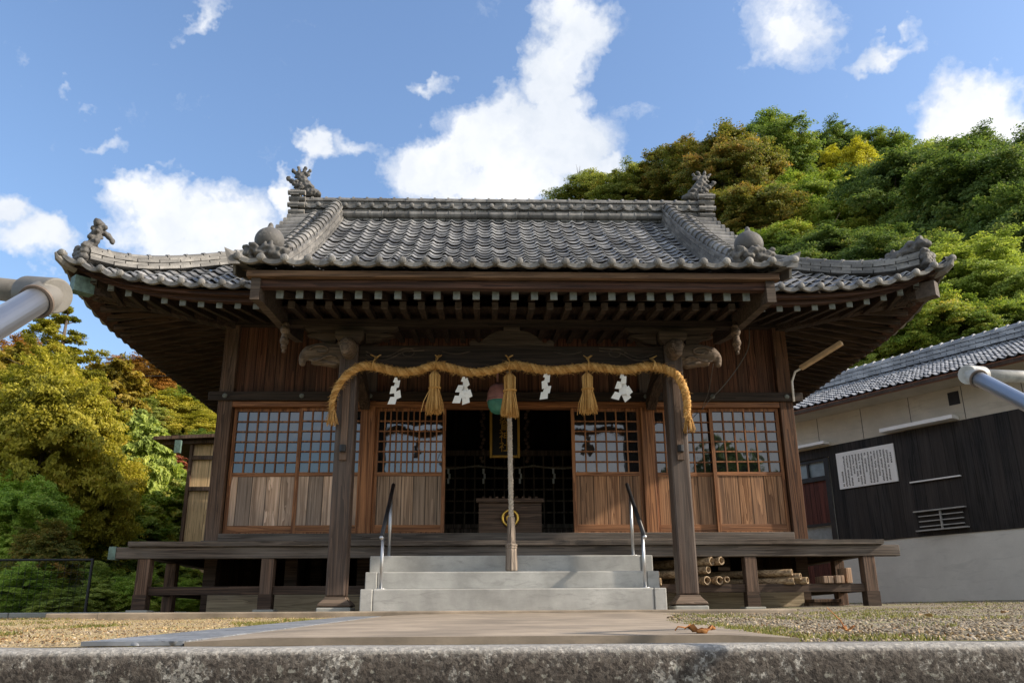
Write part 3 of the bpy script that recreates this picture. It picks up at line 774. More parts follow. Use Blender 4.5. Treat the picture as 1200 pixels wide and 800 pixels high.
# eave carpentry ---------------------------------------------------------
def eave_strip(mb, yo0, yo1, za, zb, n=60, frac=1.0):
    """ring board under the main eave, between outward offsets yo0 < yo1 from the eave line"""
    def ring(off):
        pts = []
        x1 = EX - off; y0 = EY + off; y1 = 17.1 - off
        for i in range(n+1): pts.append((-x1 + 2*x1*i/n, y0))
        for i in range(1, n+1): pts.append((x1, y0 + (y1-y0)*i/n))
        for i in range(1, n+1): pts.append((x1 - 2*x1*i/n, y1))
        for i in range(1, n): pts.append((-x1, y1 - (y1-y0)*i/n))
        return pts
    def up(x, y, off):
        a = min(EX - abs(x), 9); b = min(y - EY, 17.1 - y)
        return UP(max(a, b) - off) * frac if min(a, b) < off + .01 else 0
    A, B = ring(yo0), ring(yo1); m = len(A); vs = []
    for (x, y), (x2, y2) in zip(A, B):
        u = up(x, y, yo0); u2 = up(x2, y2, yo1) * .97
        vs += [(x, y, za[0] + u), (x, y, za[1] + u), (x2, y2, zb[1] + u2), (x2, y2, zb[0] + u2)]
    mb.add(vs, [(i*4+e, i*4+(e+1) % 4, ((i+1) % m)*4+(e+1) % 4, ((i+1) % m)*4+e) for i in range(m) for e in range(4)])
ev = MB(); eave_strip(ev, .07, .17, (3.285, 3.335), (3.285, 3.36)); eave_strip(ev, .15, .25, (3.235, 3.283), (3.235, 3.283)); EF = ev.build('eave_fascia', W['redbeam'], SH, recalc=True)
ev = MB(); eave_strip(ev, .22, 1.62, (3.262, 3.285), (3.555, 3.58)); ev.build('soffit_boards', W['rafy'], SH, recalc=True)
# rafters of the main roof
def rafter_up(x, y): return UP(max(EX - abs(x), min(y - EY, 17.1 - y)) - .2)
for s in (-1, 1):
    x = 2.6
    while x < 4.62:
        u = rafter_up(x, EY + .2); y1 = 10.0 if x < 3.4 else 10.0 - (x - 3.4) * .98
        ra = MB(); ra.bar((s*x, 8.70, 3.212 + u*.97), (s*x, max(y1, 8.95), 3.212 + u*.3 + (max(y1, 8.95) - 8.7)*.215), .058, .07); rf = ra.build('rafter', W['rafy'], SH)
        re_ = MB(); re_.box(s*x - .033, s*x + .033, 8.694, 8.712, 3.172 + u*.97, 3.252 + u*.97); re_.build('end_cap', PALEEND, rf); x += .2
    y = 8.82; ra = MB()
    while y < 17.0:
        d = min(y - EY, 17.1 - y); u = rafter_up(EX - .2, y); xin = 3.4 if d > 1.5 else 3.4 + (1.5 - d) * .98
        if xin < 4.66: ra.bar((s*4.72, y, 3.212 + u*.97), (s*xin, y, 3.212 + u*.3 + (4.72 - xin)*.215), .058, .07)
        y += .2
    o = ra.build('side_rafters', W['rafx'], SH)
for s in (-1, 1):
    mb = MB(); mb.bar((s*3.4, 10.02, 3.46), (s*4.76, 8.66, 3.43), .13, .17); hr = mb.build('hip_rafter', W['beamy'], SH, bevel=.008)
    mb = MB(); mb.bar((s*4.64, 8.78, 3.432), (s*4.79, 8.63, 3.432), .138, .178); mb.build('rafter_cap', COPPER if s < 0 else ENDB, hr)
# porch eave
mb = MB()
mb.box(-2.55, 2.55, 7.41, 7.50, 3.022, 3.085); mb.build('porch_upper_fascia', W['eavex'], SH, bevel=.006)
mb = MB(); mb.box(-2.50, 2.50, 7.475, 7.56, 2.938, 3.020); mb.build('porch_lower_fascia', W['redbeam'], SH, bevel=.006)
n = 25
for k in range(n):
    x = -2.26 + 4.52 * k / (n - 1)
    ra = MB(); ra.bar((x, 7.58, 2.905), (x, 8.32, 3.165), .058, .066); rf = ra.build('rafter', W['rafy'], SH)
    ra = MB(); ra.box(x - .034, x + .034, 7.568, 7.584, 2.862, 2.943); ra.build('end_cap', PALEEND, rf)
    ra = MB(); ra.bar((x, 8.06, 2.985), (x, 9.95, 3.235), .062, .066); rf = ra.build('rafter', W['rafy'], SH)
    ra = MB(); ra.box(x - .034, x + .034, 8.048, 8.064, 2.945, 3.018); ra.build('end_cap', ENDB, rf)
mb = MB(); mb.add([(-2.45,7.55,2.945),(2.45,7.55,2.945),(2.45,8.34,3.21),(-2.45,8.34,3.21),(-2.45,7.55,2.96),(2.45,7.55,2.96),(2.45,8.34,3.225),(-2.45,8.34,3.225)],
       [(0,1,2,3),(4,7,6,5),(0,4,5,1),(2,6,7,3),(1,5,6,2),(3,7,4,0)])
mb.add([(-2.45,8.3,3.055),(2.45,8.3,3.055),(2.45,10.0,3.28),(-2.45,10.0,3.28),(-2.45,8.3,3.07),(2.45,8.3,3.07),(2.45,10.0,3.295),(-2.45,10.0,3.295)],
       [(0,1,2,3),(4,7,6,5),(0,4,5,1),(2,6,7,3),(1,5,6,2),(3,7,4,0)])
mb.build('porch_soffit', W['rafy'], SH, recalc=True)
for s in (-1, 1):
    mb = MB(); poly = [(7.44, 2.80), (7.60, 2.83), (8.9, 2.93), (9.4, 3.02), (9.4, 3.72), (8.9, 3.58), (8.2, 3.31), (7.44, 3.02)]
    mb.prism(poly, s*2.505, s*2.42, 'YZ'); mb.build('porch_bargeboard', W['bracket'], SH, recalc=True)
    mb = MB(); yy = 8.45
    for z, r in ((2.90, .055), (2.84, .07), (2.77, .05), (2.72, .065), (2.66, .045), (2.61, .03)): mb.ico((s*2.40, yy, z), (r*.75, r, r*.75), 2)
    mb.build('pendant', W['carve'], SH, smooth=True, remesh=.012)

# walls ------------------------------------------------------------------
WY = 10.0
for s in (-1, 1):
    mb = MB(); mb.box(s*3.42 - .085, s*3.42 + .085, WY - .06, WY + .11, .735, 3.5); mb.build('corner_post', W['post'] if s < 0 else W['cornerR'], SH, bevel=.008)
    mb = MB(); mb.box(s*1.68 - .07, s*1.68 + .07, WY - .05, WY + .09, .86, 2.46); mb.build('wall_post', W['frame'], SH, bevel=.006)
    mb = MB(); mb.box(s*1.68 - .07, s*1.68 + .07, WY - .04, WY + .09, 2.57, 3.45); mb.build('upper_post', W['pillar'], SH, bevel=.006)
mb = MB(); mb.box(-3.36, 3.36, WY + .03, WY + .07, 2.50, 3.50); mb.build('wall', W['wall'], SH)
mb = MB(); mb.box(-3.62, 3.62, WY - .095, WY - .062, 2.455, 2.565); mb.build('lintel_band', W['lint'], SH, bevel=.006)
mb = MB(); mb.box(-3.334, 3.334, WY - .055, WY + .10, 2.385, 2.453); mb.build('lintel', W['framex'], SH, bevel=.005)
mb = MB(); mb.box(-3.6, 3.6, WY - .07, WY + .12, 3.42, 3.60); mb.build('wall_plate', W['lint'], SH)
mb = MB(); mb.box(-3.334, 3.334, WY - .09, WY + .10, .80, .885); mb.box(-3.5, 3.5, WY - .17, WY - .092, .735, .80); mb.build('sill', W['deckx'], SH, bevel=.006)
for x in (-3.42, -2.5, -1.68, 0, 1.68, 2.5, 3.42):
    mb = MB(); mb.lathe([(.03, 0), (.028, -.012), (.012, -.02)], (x, WY - .095, 2.51), 10, 'Y'); mb.build('nail_cover', PALEEND, SH)
for s in (-1, 1):
    mb = MB(); mb.box(s*3.44, s*3.48, WY + .11, 15.6, .0 + .3, 3.5); mb.build('side_wall', W['wally'], SH)
mb = MB(); mb.box(-3.44, 3.44, 15.56, 15.6, .3, 3.5); mb.build('rear_wall', W['wall'], SH)
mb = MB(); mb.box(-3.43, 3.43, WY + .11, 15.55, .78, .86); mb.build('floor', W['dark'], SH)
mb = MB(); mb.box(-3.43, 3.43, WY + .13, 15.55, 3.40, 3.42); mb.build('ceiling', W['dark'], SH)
# doors and windows
def lattice(mb, x0, x1, z0, z1, nc, nr, y, w=.016, d=.02):
    for i in range(1, nc): x = x0 + (x1-x0)*i/nc; mb.box(x - w/2, x + w/2, y, y + d, z0, z1)
    for j in range(1, nr): z = z0 + (z1-z0)*j/nr; mb.box(x0, x1, y + .003, y + d - .003, z - w/2, z + w/2)
def door(x0, x1, y, nc, nr, panel, name='sliding_door', label=None, w=.035):
    f = MB(); st_ = .042
    o_ = [(x0, .887), (x1, .887), (x1, 2.383), (x0, 2.383)]; i_ = [(x0 + st_, .905), (x1 - st_, .905), (x1 - st_, 2.345), (x0 + st_, 2.345)]
    f.add([(p[0], y, p[1]) for p in o_ + i_] + [(p[0], y + w, p[1]) for p in o_ + i_],
          [(k, (k+1) % 4, 4 + (k+1) % 4, 4 + k) for k in range(4)] + [(12 + k, 12 + (k+1) % 4, 8 + (k+1) % 4, 8 + k) for k in range(4)] + [(8 + k, 8 + (k+1) % 4, (k+1) % 4, k) for k in range(4)] + [(4 + k, 4 + (k+1) % 4, 12 + (k+1) % 4, 12 + k) for k in range(4)])
    o = f.build(name, W['frame'], SH, bevel=.003)
    for za, zb_ in ((1.555, 1.602), (.906, .985)):
        f = MB(); f.box(x0 + st_, x1 - st_, y + .002, y + w - .002, za, zb_); f.build('rail', W['framex'], o, bevel=.003)
    if label: o['label'] = label
    l = MB(); lattice(l, x0 + st_, x1 - st_, 1.602, 2.345, nc, nr, y + .004); l.build('lattice', W['frame'], o)
    g = MB(); g.box(x0 + st_, x1 - st_, y + .026, y + .030, 1.602, 2.345); g.build('glass_panes', GLASS, o)
    p = MB(); p.box(x0 + st_, x1 - st_, y + .012, y + .026, .985, 1.555); p.build('board_panel', panel, o)
    return o
door(-3.325, -2.50, WY + .03, 6, 6, W['panelL'], label='sliding door with sun bleached patchwork boards')
door(-2.53, -1.752, WY - .01, 6, 6, W['panelL'])
door(-1.608, -.76, WY - .01, 11, 6, W['panel'], label='sliding door with narrow lattice bars')
door(.76, 1.608, WY - .01, 6, 6, W['panelR'])
door(1.752, 2.53, WY + .03, 6, 6, W['panelR'])
door(2.46, 3.325, WY - .01, 6, 6, W['panelR'])
# inside: a lattice screen, inner floor step
mb = MB()
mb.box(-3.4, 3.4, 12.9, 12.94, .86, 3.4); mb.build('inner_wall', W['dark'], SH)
mb = MB(); lattice(mb, -1.6, 1.6, 1.25, 2.25, 22, 6, 12.4, .022, .03); mb.box(-1.65, 1.65, 12.39, 12.45, 2.25, 2.33); mb.box(-1.65, 1.65, 12.39, 12.45, 1.19, 1.25)
mb.build('inner_lattice', W['inner'], SH)
mb = MB(); mb.box(-1.6, 1.6, 12.41, 12.44, .86, 1.185); mb.build('inner_panel', W['inner'], SH)
# inner pillars
for s in (-1, 1):
    mb = MB(); mb.box(s*1.7 - .08, s*1.7 + .08, 12.3, 12.46, .86, 3.4); mb.build('inner_post', W['inner'], SH)

# veranda ----------------------------------------------------------------
mb = MB(); x = -4.06
while x < 4.05:
    w = .15 + random.random() * .04; x2 = min(4.06, x + w); dz = random.uniform(-.0025, .0025); dy = random.uniform(-.006, .004)
    mb.box(x, x2 - .006, 9.25 + dy, 9.905, .685 + dz, .732 + dz); x += w
VR = mb.build('veranda', W['deckx'], SH)
for s in (-1, 1):
    mb = MB(); y = 9.91
    while y < 15.5:
        mb.box(min(s*3.49, s*4.06), max(s*3.49, s*4.06), y, y + .16, .685, .732 + random.uniform(-.003, .003)); y += .166
    mb.build('deck_boards', W['deckx'], VR)
mb = MB(); mb.box(-4.24, 4.24, 9.27, 9.38, .565, .683); bm_ = mb.build('edge_beam', W['deckx'], VR, bevel=.006)
for s in (-1, 1):
    mb = MB(); mb.box(s*3.83, s*3.95, 9.385, 15.4, .57, .683) if s > 0 else mb.box(-3.95, -3.83, 9.385, 15.4, .57, .683); mb.build('edge_beam', W['beamy'], VR, bevel=.006)
mb = MB(); mb.box(-4.265, -4.19, 9.262, 9.388, .558, .690); mb.build('beam_cap', COPPER, VR)
mb = MB(); n = 90; vs = []
for i in range(n + 1):
    x = -4.06 + 8.12*i/n; j = mnoise.noise(Vector((x*6, 1, 2)))*.006 + mnoise.noise(Vector((x*23, 5, 2)))*.004; k2 = mnoise.noise(Vector((x*2.2, 9, 2)))*.004
    vs += [(x, 9.232 + j, .690 + k2), (x, 9.228 + j, .738 + j*.6 + k2), (x, 9.27, .741 + k2), (x, 9.27, .690)]
mb.add(vs, [(i*4+e, i*4+(e+1) % 4, (i+1)*4+(e+1) % 4, (i+1)*4+e) for i in range(n) for e in range(4)] + [(0,1,2,3)[::-1], (n*4, n*4+1, n*4+2, n*4+3)])
mb.build('edge_board', W['deckx'], VR, recalc=True)
for x in (-3.89, -2.59, 2.59, 3.89):
    mb = MB(); mb.box(x - .065, x + .065, 9.28, 9.41, .03, .563); p = mb.build('veranda_post', W['post'], SH, bevel=.006)
    mb = MB(); mb.box(x - .070, x + .070, 9.274, 9.416, .03, .20); mb.build('post_shoe', W['beamx'], p)
    mb = MB(); mb.box(x - .11, x + .11, 9.24, 9.45, -.06, .045); mb.build('post_stone', STONE, p, bevel=.008)
for s in (-1, 1):
    for y in (10.15, 11.6, 13.0, 14.4):
        mb = MB(); mb.box(s*3.89 - .06, s*3.89 + .06, y - .06, y + .06, .0, .568); mb.build('veranda_post', W['post'], SH, bevel=.006)
    mb = MB(); mb.box(s*3.89 - .03, s*3.89 + .03, 9.42, 14.3, .20, .275); mb.build('tie_rail', W['beamy'], SH)
for a, b in ((-3.82, -2.66), (-2.52, -1.5), (1.5, 2.52), (2.66, 3.82)):
    mb = MB(); mb.box(a, b, 9.315, 9.375, .195, .28); mb.build('tie_rail', W['beamx'], SH, bevel=.004)
for a, b in ((-3.38, -1.5), (1.5, 3.36)):
    mb = MB(); mb.box(a, b, 9.90, 9.94, .0, .25); mb.build('foundation_board', W['found'], SH)
for x in (-3.42, -2.5, -1.68, 1.68, 2.5, 3.42):
    for y in (10.02, 11.5, 13.0):
        mb = MB(); mb.box(x - .07, x + .07, y, y + .14, .0, .78); mb.build('underfloor_post', W['beamx'], SH)
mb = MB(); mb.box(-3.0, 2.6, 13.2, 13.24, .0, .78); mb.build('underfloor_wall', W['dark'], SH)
# porch posts, beam, brackets
for s in (-1, 1):
    X = s*1.735; Y = 8.66
    mb = MB(); mb.box(X - .165, X + .165, Y - .165, Y + .165, -.06, .05); fs_ = mb.build('footing_stone', STONE, SH, bevel=.012)
    mb = MB(); h = math.sqrt(2)
    mb.lathe([(.125*h, .05), (.165*h, .065), (.155*h, .085), (.125*h, .115), (.108*h, .135), (.104*h, .15)], (X, Y, 0), 4, 'Z', PI/4); mb.build('pillar_base', W['carve'], SH, bevel=.006)
    mb = MB(); mb.box(X - .098, X + .098, Y - .098, Y + .098, .148, 2.74); pl = mb.build('porch_pillar', W['pillar'], SH, bevel=.02)
    mb = MB(); mb.box(X - .035, X + .035, Y - .125, Y - .099, 1.48, 2.36); mb.build('pole_holder', W['post'], pl, bevel=.004)
    mb = MB(); mb.lathe([(.028, -.06), (.034, -.055), (.034, .01), (.028, .012)], (X, Y - .14, 1.62), 12); mb.build('holder_ring', DARKM, pl)
    # capital block and bracket arms
    mb = MB(); mb.box(X - .15, X + .15, Y - .15, Y + .15, 2.80, 2.87)
    mb.add([(X-.10,Y-.10,2.742),(X+.10,Y-.10,2.742),(X+.10,Y+.10,2.742),(X-.10,Y+.10,2.742),(X-.15,Y-.15,2.80),(X+.15,Y-.15,2.80),(X+.15,Y+.15,2.80),(X-.15,Y+.15,2.80)], [(0,3,2,1),(0,1,5,4),(1,2,6,5),(2,3,7,6),(3,0,4,7)])
    mb.build('capital_block', W['bracket'], SH)
    mb = MB(); mb.prism([(X-.50,2.935),(X-.46,2.90),(X-.30,2.872),(X+.30,2.872),(X+.46,2.90),(X+.50,2.935),(X+.5,2.948),(X-.5,2.948)], Y-.05, Y+.05, 'XZ')
    for q in (-1, 1):
        poly = [(X + q*.16, 2.755), (X + q*.28, 2.775), (X + q*.36, 2.82), (X + q*.47, 2.845), (X + q*.40, 2.868), (X + q*.16, 2.868)]
        mb.prism(poly, Y-.045, Y+.045, 'XZ')
    mb.build('bracket_arm', W['bracket'], SH, recalc=True)
    # carved nosing outside the pillar (a snouted beast head, simplified) and towards the front
    mb = MB()
    def nb(dx, z, r, dy=0, rot=None): mb.ico((X + s*dx, Y - .02 + dy, z), r, 3, rot=rot)
    for k in range(12): u = k/11; nb(.10 + .34*u, 2.63 + .035*math.sin(u*2.6), (.07, .08 - .012*u, .125 - .04*u))
    for k in range(7): u = k/6; nb(.43 + .075*math.sin(u*1.9), 2.655 - .115*u*u, (.055 - .02*u, .062 - .02*u, .07 - .032*u))
    for k in range(6): u = k/5; nb(.16 + .20*u, 2.515 + .035*u, (.05, .06, .028))
    nb(.20, 2.72, (.11,.06,.04)); nb(.07, 2.76, (.07,.10,.05))
    mb.build('beam_nosing', W['carve'], SH, smooth=True, remesh=.010)
    mb = MB()
    for q in (-1, 1):
        mb.tube([(X + s*(.30 + .12*math.cos(t_)*(1 - t_/9)), Y - .02 + q*.083, 2.655 + .06*math.sin(t_)*(1 - t_/9)) for t_ in [i*.35 for i in range(18)]], .010, 6)
        mb.tube([(X + s*(.12 + .3*u), Y - .02 + q*.075, 2.57 + .03*math.sin(u*6)) for u in [i/10 for i in range(11)]], .011, 6)
    mb.build('nosing_carving', W['carve'], SH, smooth=True)
    mb = MB()
    for k in range(8): u = k/7; mb.ico((X, Y - .10 - .20*u, 2.67 - .015*u), (.085 - .015*u, .07, .12 - .035*u), 3)
    for k in range(5): u = k/4; mb.ico((X, Y - .30 - .05*math.sin(u*2), 2.66 - .10*u), (.06 - .02*u, .05, .055 - .015*u), 3)
    mb.build('front_nosing', W['carve'], SH, smooth=True, remesh=.011)
    # curved tie beam from the pillar back to the wall
    mb = MB(); pts = [(X, 8.76 + 1.18*u, 2.60 + .10*math.sin(PI*u) - .18*u) for u in [i/8 for i in range(9)]]
    for a, b in zip(pts, pts[1:]): mb.bar(a, (b[0], b[1] + .004, b[2]), .11, .17)
    mb.build('tie_beam', W['beamy'], SH)
mb = MB()
poly = [(-1.638, 2.50), (-1.35, 2.485), (0, 2.475), (1.35, 2.485), (1.638, 2.50), (1.638, 2.725), (-1.638, 2.725)]
mb.prism(poly, 8.59, 8.73, 'XZ'); rb = mb.build('porch_beam', W['lint'], SH, bevel=.01, recalc=True)
for s in (-1, 1):   # carved wave scroll at each end of the beam
    mb = MB()
    for off in (0, .035):
        pts = [(s*(1.56 - .62*u), 8.588, 2.655 - off - .075*math.sin(PI*min(1, u*1.6)) + .05*u) for u in [i/14 for i in range(15)]]
        mb.tube(pts, .008, 6)
    pts = [(s*(1.12 + .10*(1 - u*.75)*math.cos(u*9)), 8.588, 2.64 + .065*(1 - u*.75)*math.sin(u*9)) for u in [i/24 for i in range(25)]]
    mb.tube(pts, .008, 6)
    mb.tube([(s*(.75 - .3*u), 8.588, 2.66 - .03*math.sin(PI*u)) for u in [i/8 for i in range(9)]], .006, 6)
    mb.build('scroll_carving', W['bracket'], rb)
mb = MB(); mb.box(-2.52, 2.52, 8.60, 8.72, 2.952, 3.035); mb.build('porch_purlin', W['lint'], SH, bevel=.006)
# frog-leg strut
mb = MB()
half = [(0, 2.905), (.12, 2.905), (.20, 2.885), (.27, 2.84), (.33, 2.785), (.36, 2.765), (.385, 2.79), (.42, 2.805), (.455, 2.785), (.46, 2.75), (.44, 2.727)]
poly = [(-a, b) for a, b in half[::-1]] + half[1:]
mb.prism(poly, 8.61, 8.70, 'XZ'); mb.box(-.09, .09, 8.605, 8.705, 2.906, 2.95); mb.build('frog_leg_strut', W['bracket'], SH, bevel=.008, recalc=True)

# ------------------------------------------------------------------ concrete steps and handrails
ST = thing('entrance_steps', 'three pale grey concrete steps leading up to the shrine door', 'steps', (0, 8.4, 0))
for k, (y, z) in enumerate(((8.4, .215), (8.7, .388), (9.0, .565))):
    mb = MB(); mb.box(-1.35, 1.35, y, 9.20 if k == 2 else 9.19, (-.05, .218, .391)[k], z); o_ = mb.build('step', CONC, ST, bevel=.012)
    for s in (-1, 1):
        mb = MB(); mb.box(min(s*1.353, s*1.47), max(s*1.353, s*1.47), y - .006, 9.195, (-.05, .217, .390)[k], z - .002); mb.build('end_stone', CONC, ST, bevel=.008)
for s in (-1, 1):
    h = thing('handrail', ('steel step handrail with black grip on the left of the steps' if s < 0 else 'steel step handrail with black grip on the right of the steps'), 'handrail', (s*1.29, 8.5, .215), 'steel handrails of the entrance steps')
    X = s*1.29
    mb = MB(); mb.tube([(X, 8.52, .215), (X, 8.52, .76)], .017, 12); mb.build('post', STEEL, h, smooth=True)
    mb = MB(); mb.tube([(X, 9.12, .565), (X, 9.12, 1.20)], .017, 12); mb.build('post', STEEL, h, smooth=True)
    mb = MB(); mb.tube([(X, 8.42, .70), (X, 9.30, 1.345)], .021, 12); mb.build('grip', RUBBER, h, smooth=True)
    mb = MB()
    mb.ico((X, 8.415, .695), .024, 2); mb.lathe([(.05, 0), (.05, .006)], (X, 8.52, .216), 14); mb.lathe([(.05, 0), (.05, .006)], (X, 9.12, .566), 14)
    mb.build('fittings', STEEL, h, smooth=True)

# ------------------------------------------------------------------ rope, tassels, paper streamers
def catmull(pts, n=10):
    P = [Vector(p) for p in pts]; P = [2*P[0]-P[1]] + P + [2*P[-1]-P[-2]]; o = []
    for i in range(1, len(P)-2):
        for k in range(n):
            t = k/n; a, b, c, d = P[i-1], P[i], P[i+1], P[i+2]
            o.append(.5*((2*b) + (c-a)*t + (2*a-5*b+4*c-d)*t*t + (3*b-a-3*c+d)*t**3))
    o.append(P[-2]); return o
def twisted(mb, path, R0, r0, pitch, strands=3, n=8, taper=None):
    L = 0; T_ = []
    fr = None
    for s_ in range(strands):
        pts = []; L = 0; prev = None
        for i, p in enumerate(path):
            d = (path[min(i+1, len(path)-1)] - path[max(0, i-1)]).normalized()
            if prev is None: a = d.orthogonal().normalized()
            else: a = (prev - d*prev.dot(d)).normalized()
            prev = a; b = d.cross(a)
            if i: L += (p - path[i-1]).length
            th = 2*PI*(L/pitch + s_/strands); k = 1 if taper is None else taper(i/(len(path)-1))
            pts.append(p + (a*math.cos(th) + b*math.sin(th))*R0*k)
        rs = [r0*(1 if taper is None else taper(i/(len(path)-1))) for i in range(len(path))]
        mb.cv = .3 + .25*s_; mb.tube(pts, rs, n)
RYY = 8.46
rp = [(-1.86,8.50,1.95),(-1.865,8.48,2.06),(-1.83,8.47,2.20),(-1.72,8.45,2.36),(-1.56,RYY,2.452),(-1.38,RYY,2.435),(-1.20,RYY,2.39),(-1.0,RYY,2.405),(-.81,RYY,2.462),(-.63,RYY,2.43),(-.45,RYY,2.39),(-.22,RYY,2.41),(-.03,RYY,2.465),(.15,RYY,2.45),(.35,RYY,2.415),(.58,RYY,2.425),(.80,RYY,2.452),(1.0,RYY,2.435),(1.2,RYY,2.42),(1.40,RYY,2.455),(1.56,RYY,2.445),(1.72,8.45,2.37),(1.80,8.46,2.22),(1.825,8.47,2.07),(1.82,8.49,1.96),(1.835,8.50,1.88)]
path = catmull(rp, 9)
mb = MB(); twisted(mb, path, .0265, .0222, .13, 3, 9, taper=lambda u: 1.0 - .42*max(0, 1 - u/.16) - .25*max(0, (u - .86)/.14))
for i in range(3200):       # loose straw ends
    p = random.choice(path); a = random.random()*2*PI; mb.cv = random.random()
    q = p + Vector((random.uniform(-.02,.02), math.cos(a)*.048, math.sin(a)*.048)); d = Vector((random.uniform(-.05,.05), random.uniform(-.03,.02), random.uniform(-.035,.012)))
    mb.tube([q, q + d], [.0019, .001], 3, cap=False)
for c in (path[0], path[-1]):
    for i in range(60):
        mb.cv = random.random(); a = random.random()*2*PI; r = random.random()**.5*.05
        mb.tube([c + Vector((math.cos(a)*r*.6, math.sin(a)*r*.6, .04)), c + Vector((math.cos(a)*r*1.4, math.sin(a)*r*1.4, -.08 - random.random()*.05))], [.004, .003], 4)
for x in (-1.45, -.80, -.03, .80, 1.5):                     # ties up to the beam
    zc = 2.46
    for q in range(4): mb.cv = random.random(); mb.tube([(x + random.uniform(-.03,.03), RYY - .05, zc - .05), (x, RYY - .06, zc + .03), (x + random.uniform(-.02,.02), 8.575, zc + .12), (x + random.uniform(-.06,.06), 8.56, zc + .15)], .006, 5)
tag(mb.build('sacred_rope', STRAW, smooth=True), 'thick twisted straw rope slung between the porch pillars', 'rope')
for i, (x, zt, zb, lab) in enumerate(((-.81, 2.40, 1.955, 'leftmost of the three straw tassels on the rope, in front of the narrow lattice door'), (-.03, 2.38, 1.925, 'largest straw tassel, middle of the rope beside the round bell'), (.785, 2.385, 1.96, 'straw tassel right of the middle of the rope, in front of the right-hand lattice door'))):
    mb = MB()
    t = thing('straw_tassel', lab, 'tassel', (x, RYY, zt), 'straw tassels hanging from the rope')
    w = 1.08 if i == 1 else 1.0
    n = 230
    hh = zt - zb; tie = zt - hh*.42
    for k in range(n):
        a = random.random()*2*PI; r = math.sqrt(random.random()); mb.cv = random.random()
        c, s_ = math.cos(a)*r, math.sin(a)*r; e = random.uniform(-.02, .03)
        fl = random.uniform(.9, 1.25) if random.random() < .9 else random.uniform(1.2, 1.9)
        mb.tube([(x + c*.012, RYY + s_*.012, zt + .005), (x + c*.058*w, RYY + s_*.055, zt - hh*.10), (x + c*.052*w, RYY + s_*.05, tie), (x + c*.068*w*fl, RYY + s_*.06*fl, zt - hh*.75), (x + c*.082*w*fl, RYY + s_*.07*fl, zb + e)], [.004, .005, .005, .005, .004], 4)
    mb.build('straw_bundle', STRAW, t, smooth=True)
    mb = MB(); mb.cv = .35
    mb.tube([(x + math.cos(a)*.060*w, RYY + math.sin(a)*.057, tie - .008 + .016*a/(4*PI)) for a in [4*PI*j/40 for j in range(41)]], .007, 6, cap=False)
    mb.build('binding', STRAW, t, smooth=True); mb = MB(); mb.tube([(x, RYY, zt - .01), (x, RYY - .02, 2.47)], .006, 6); mb.build('tie_cord', STRAW, t, smooth=True)
def shide(x, z0, seedv, wide, lab):
    rnd = random.Random(seedv); mb = MB()
    for fan in ((-1, 1) if wide else (0,)):
        ox = 0; z = z0 - .02; w = .045
        for k in range(4):
            dx = ((-1) ** k) * .018 + fan*.018*k*.7; a = R(rnd.uniform(-18, 18)) + fan*.12*k; h = .075; tw = rnd.uniform(-.015, .015)
            c, s_ = math.cos(a), math.sin(a); y0 = RYY + rnd.uniform(-.012, .012) + fan*.006
            def pt(u, v, dy): return (x + ox + dx + u*c - v*s_, y0 + dy, z + u*s_ + v*c)
            ww = w*(1 + .14*k)
            q = [pt(-ww*.55, 0, tw), pt(ww*.55, .018, -tw), pt(ww*.65, -h*.85, -tw*.5 - .006), pt(-ww*.6, -h*1.1, tw*.5 + .006)]
            mb.add(q + [(p[0], p[1] + .0015, p[2]) for p in q], [(0,1,2,3), (7,6,5,4), (0,4,5,1), (1,5,6,2), (2,6,7,3), (3,7,4,0)])
            z -= h*.78
    mb.add([(x - .012, RYY - .003, z0 + .02), (x + .012, RYY - .003, z0 + .02), (x + .03, RYY - .003, z0 - .05), (x - .03, RYY - .003, z0 - .03)], [(0,3,2,1)])
    tag(mb.build('paper_streamer', PAPER), lab, 'streamer', 'white paper streamers on the rope')
shide(-1.215, 2.31, 1, False, 'leftmost white zigzag paper streamer on the rope, next to the left porch pillar')
shide(-.51, 2.32, 2, True, 'widest white paper streamer, spreading at its foot, just left of the round bell')
shide(.35, 2.37, 3, False, 'slim white zigzag paper streamer just right of the middle tassel')
shide(1.155, 2.36, 4, True, 'white paper streamer nearest the right porch pillar, forked at its foot')

# bell, bell rope
bl = thing('shrine_bell', 'round pink bell with green lower half hanging behind the middle tassel', 'bell', (-.15, 9.0, 2.2))
PINK = flat('faded_pink_paint', (.36,.17,.16), .5, nscale=12, namt=.35); GREEN = flat('faded_green_paint', (.055,.22,.165), .5, nscale=12, namt=.3)
c = (-.135, 9.0, 2.245)
mb = MB(); mb.lathe([(.02,.17),(0.062,.165),(0.101,.13),(0.123,.07),(0.128,.012),(0.128,-.02)], c, 24); mb.build('upper_shell', PINK, bl, smooth=True)
mb = MB(); mb.lathe([(0.128,-.022),(0.128,-.05),(0.116,-.10),(0.088,-.145),(.05,-.168),(.01,-.17)], c, 24); mb.build('lower_shell', GREEN, bl, smooth=True)
mb = MB(); mb.lathe([(0.128,-.03),(0.136,-.026),(0.136,-.014),(0.128,-.01)], c, 24); mb.tube([(-.15, 9.0, 2.41), (-.15, 9.0, 3.0)], .012, 6); mb.build('rim_band', PINK, bl, smooth=True)
br = thing('bell_rope', 'pale twisted bell rope with a turned wooden grip hanging in front of the door', 'rope', (-.01, 8.86, .40))
mb = MB(); twisted(mb, [Vector((-.03 + .02*(i/70), 8.86, 2.9 - (2.9 - .93)*i/70)) for i in range(71)], .014, .017, .11, 3, 7); mb.build('rope_strands', ROPEW, br, smooth=True)
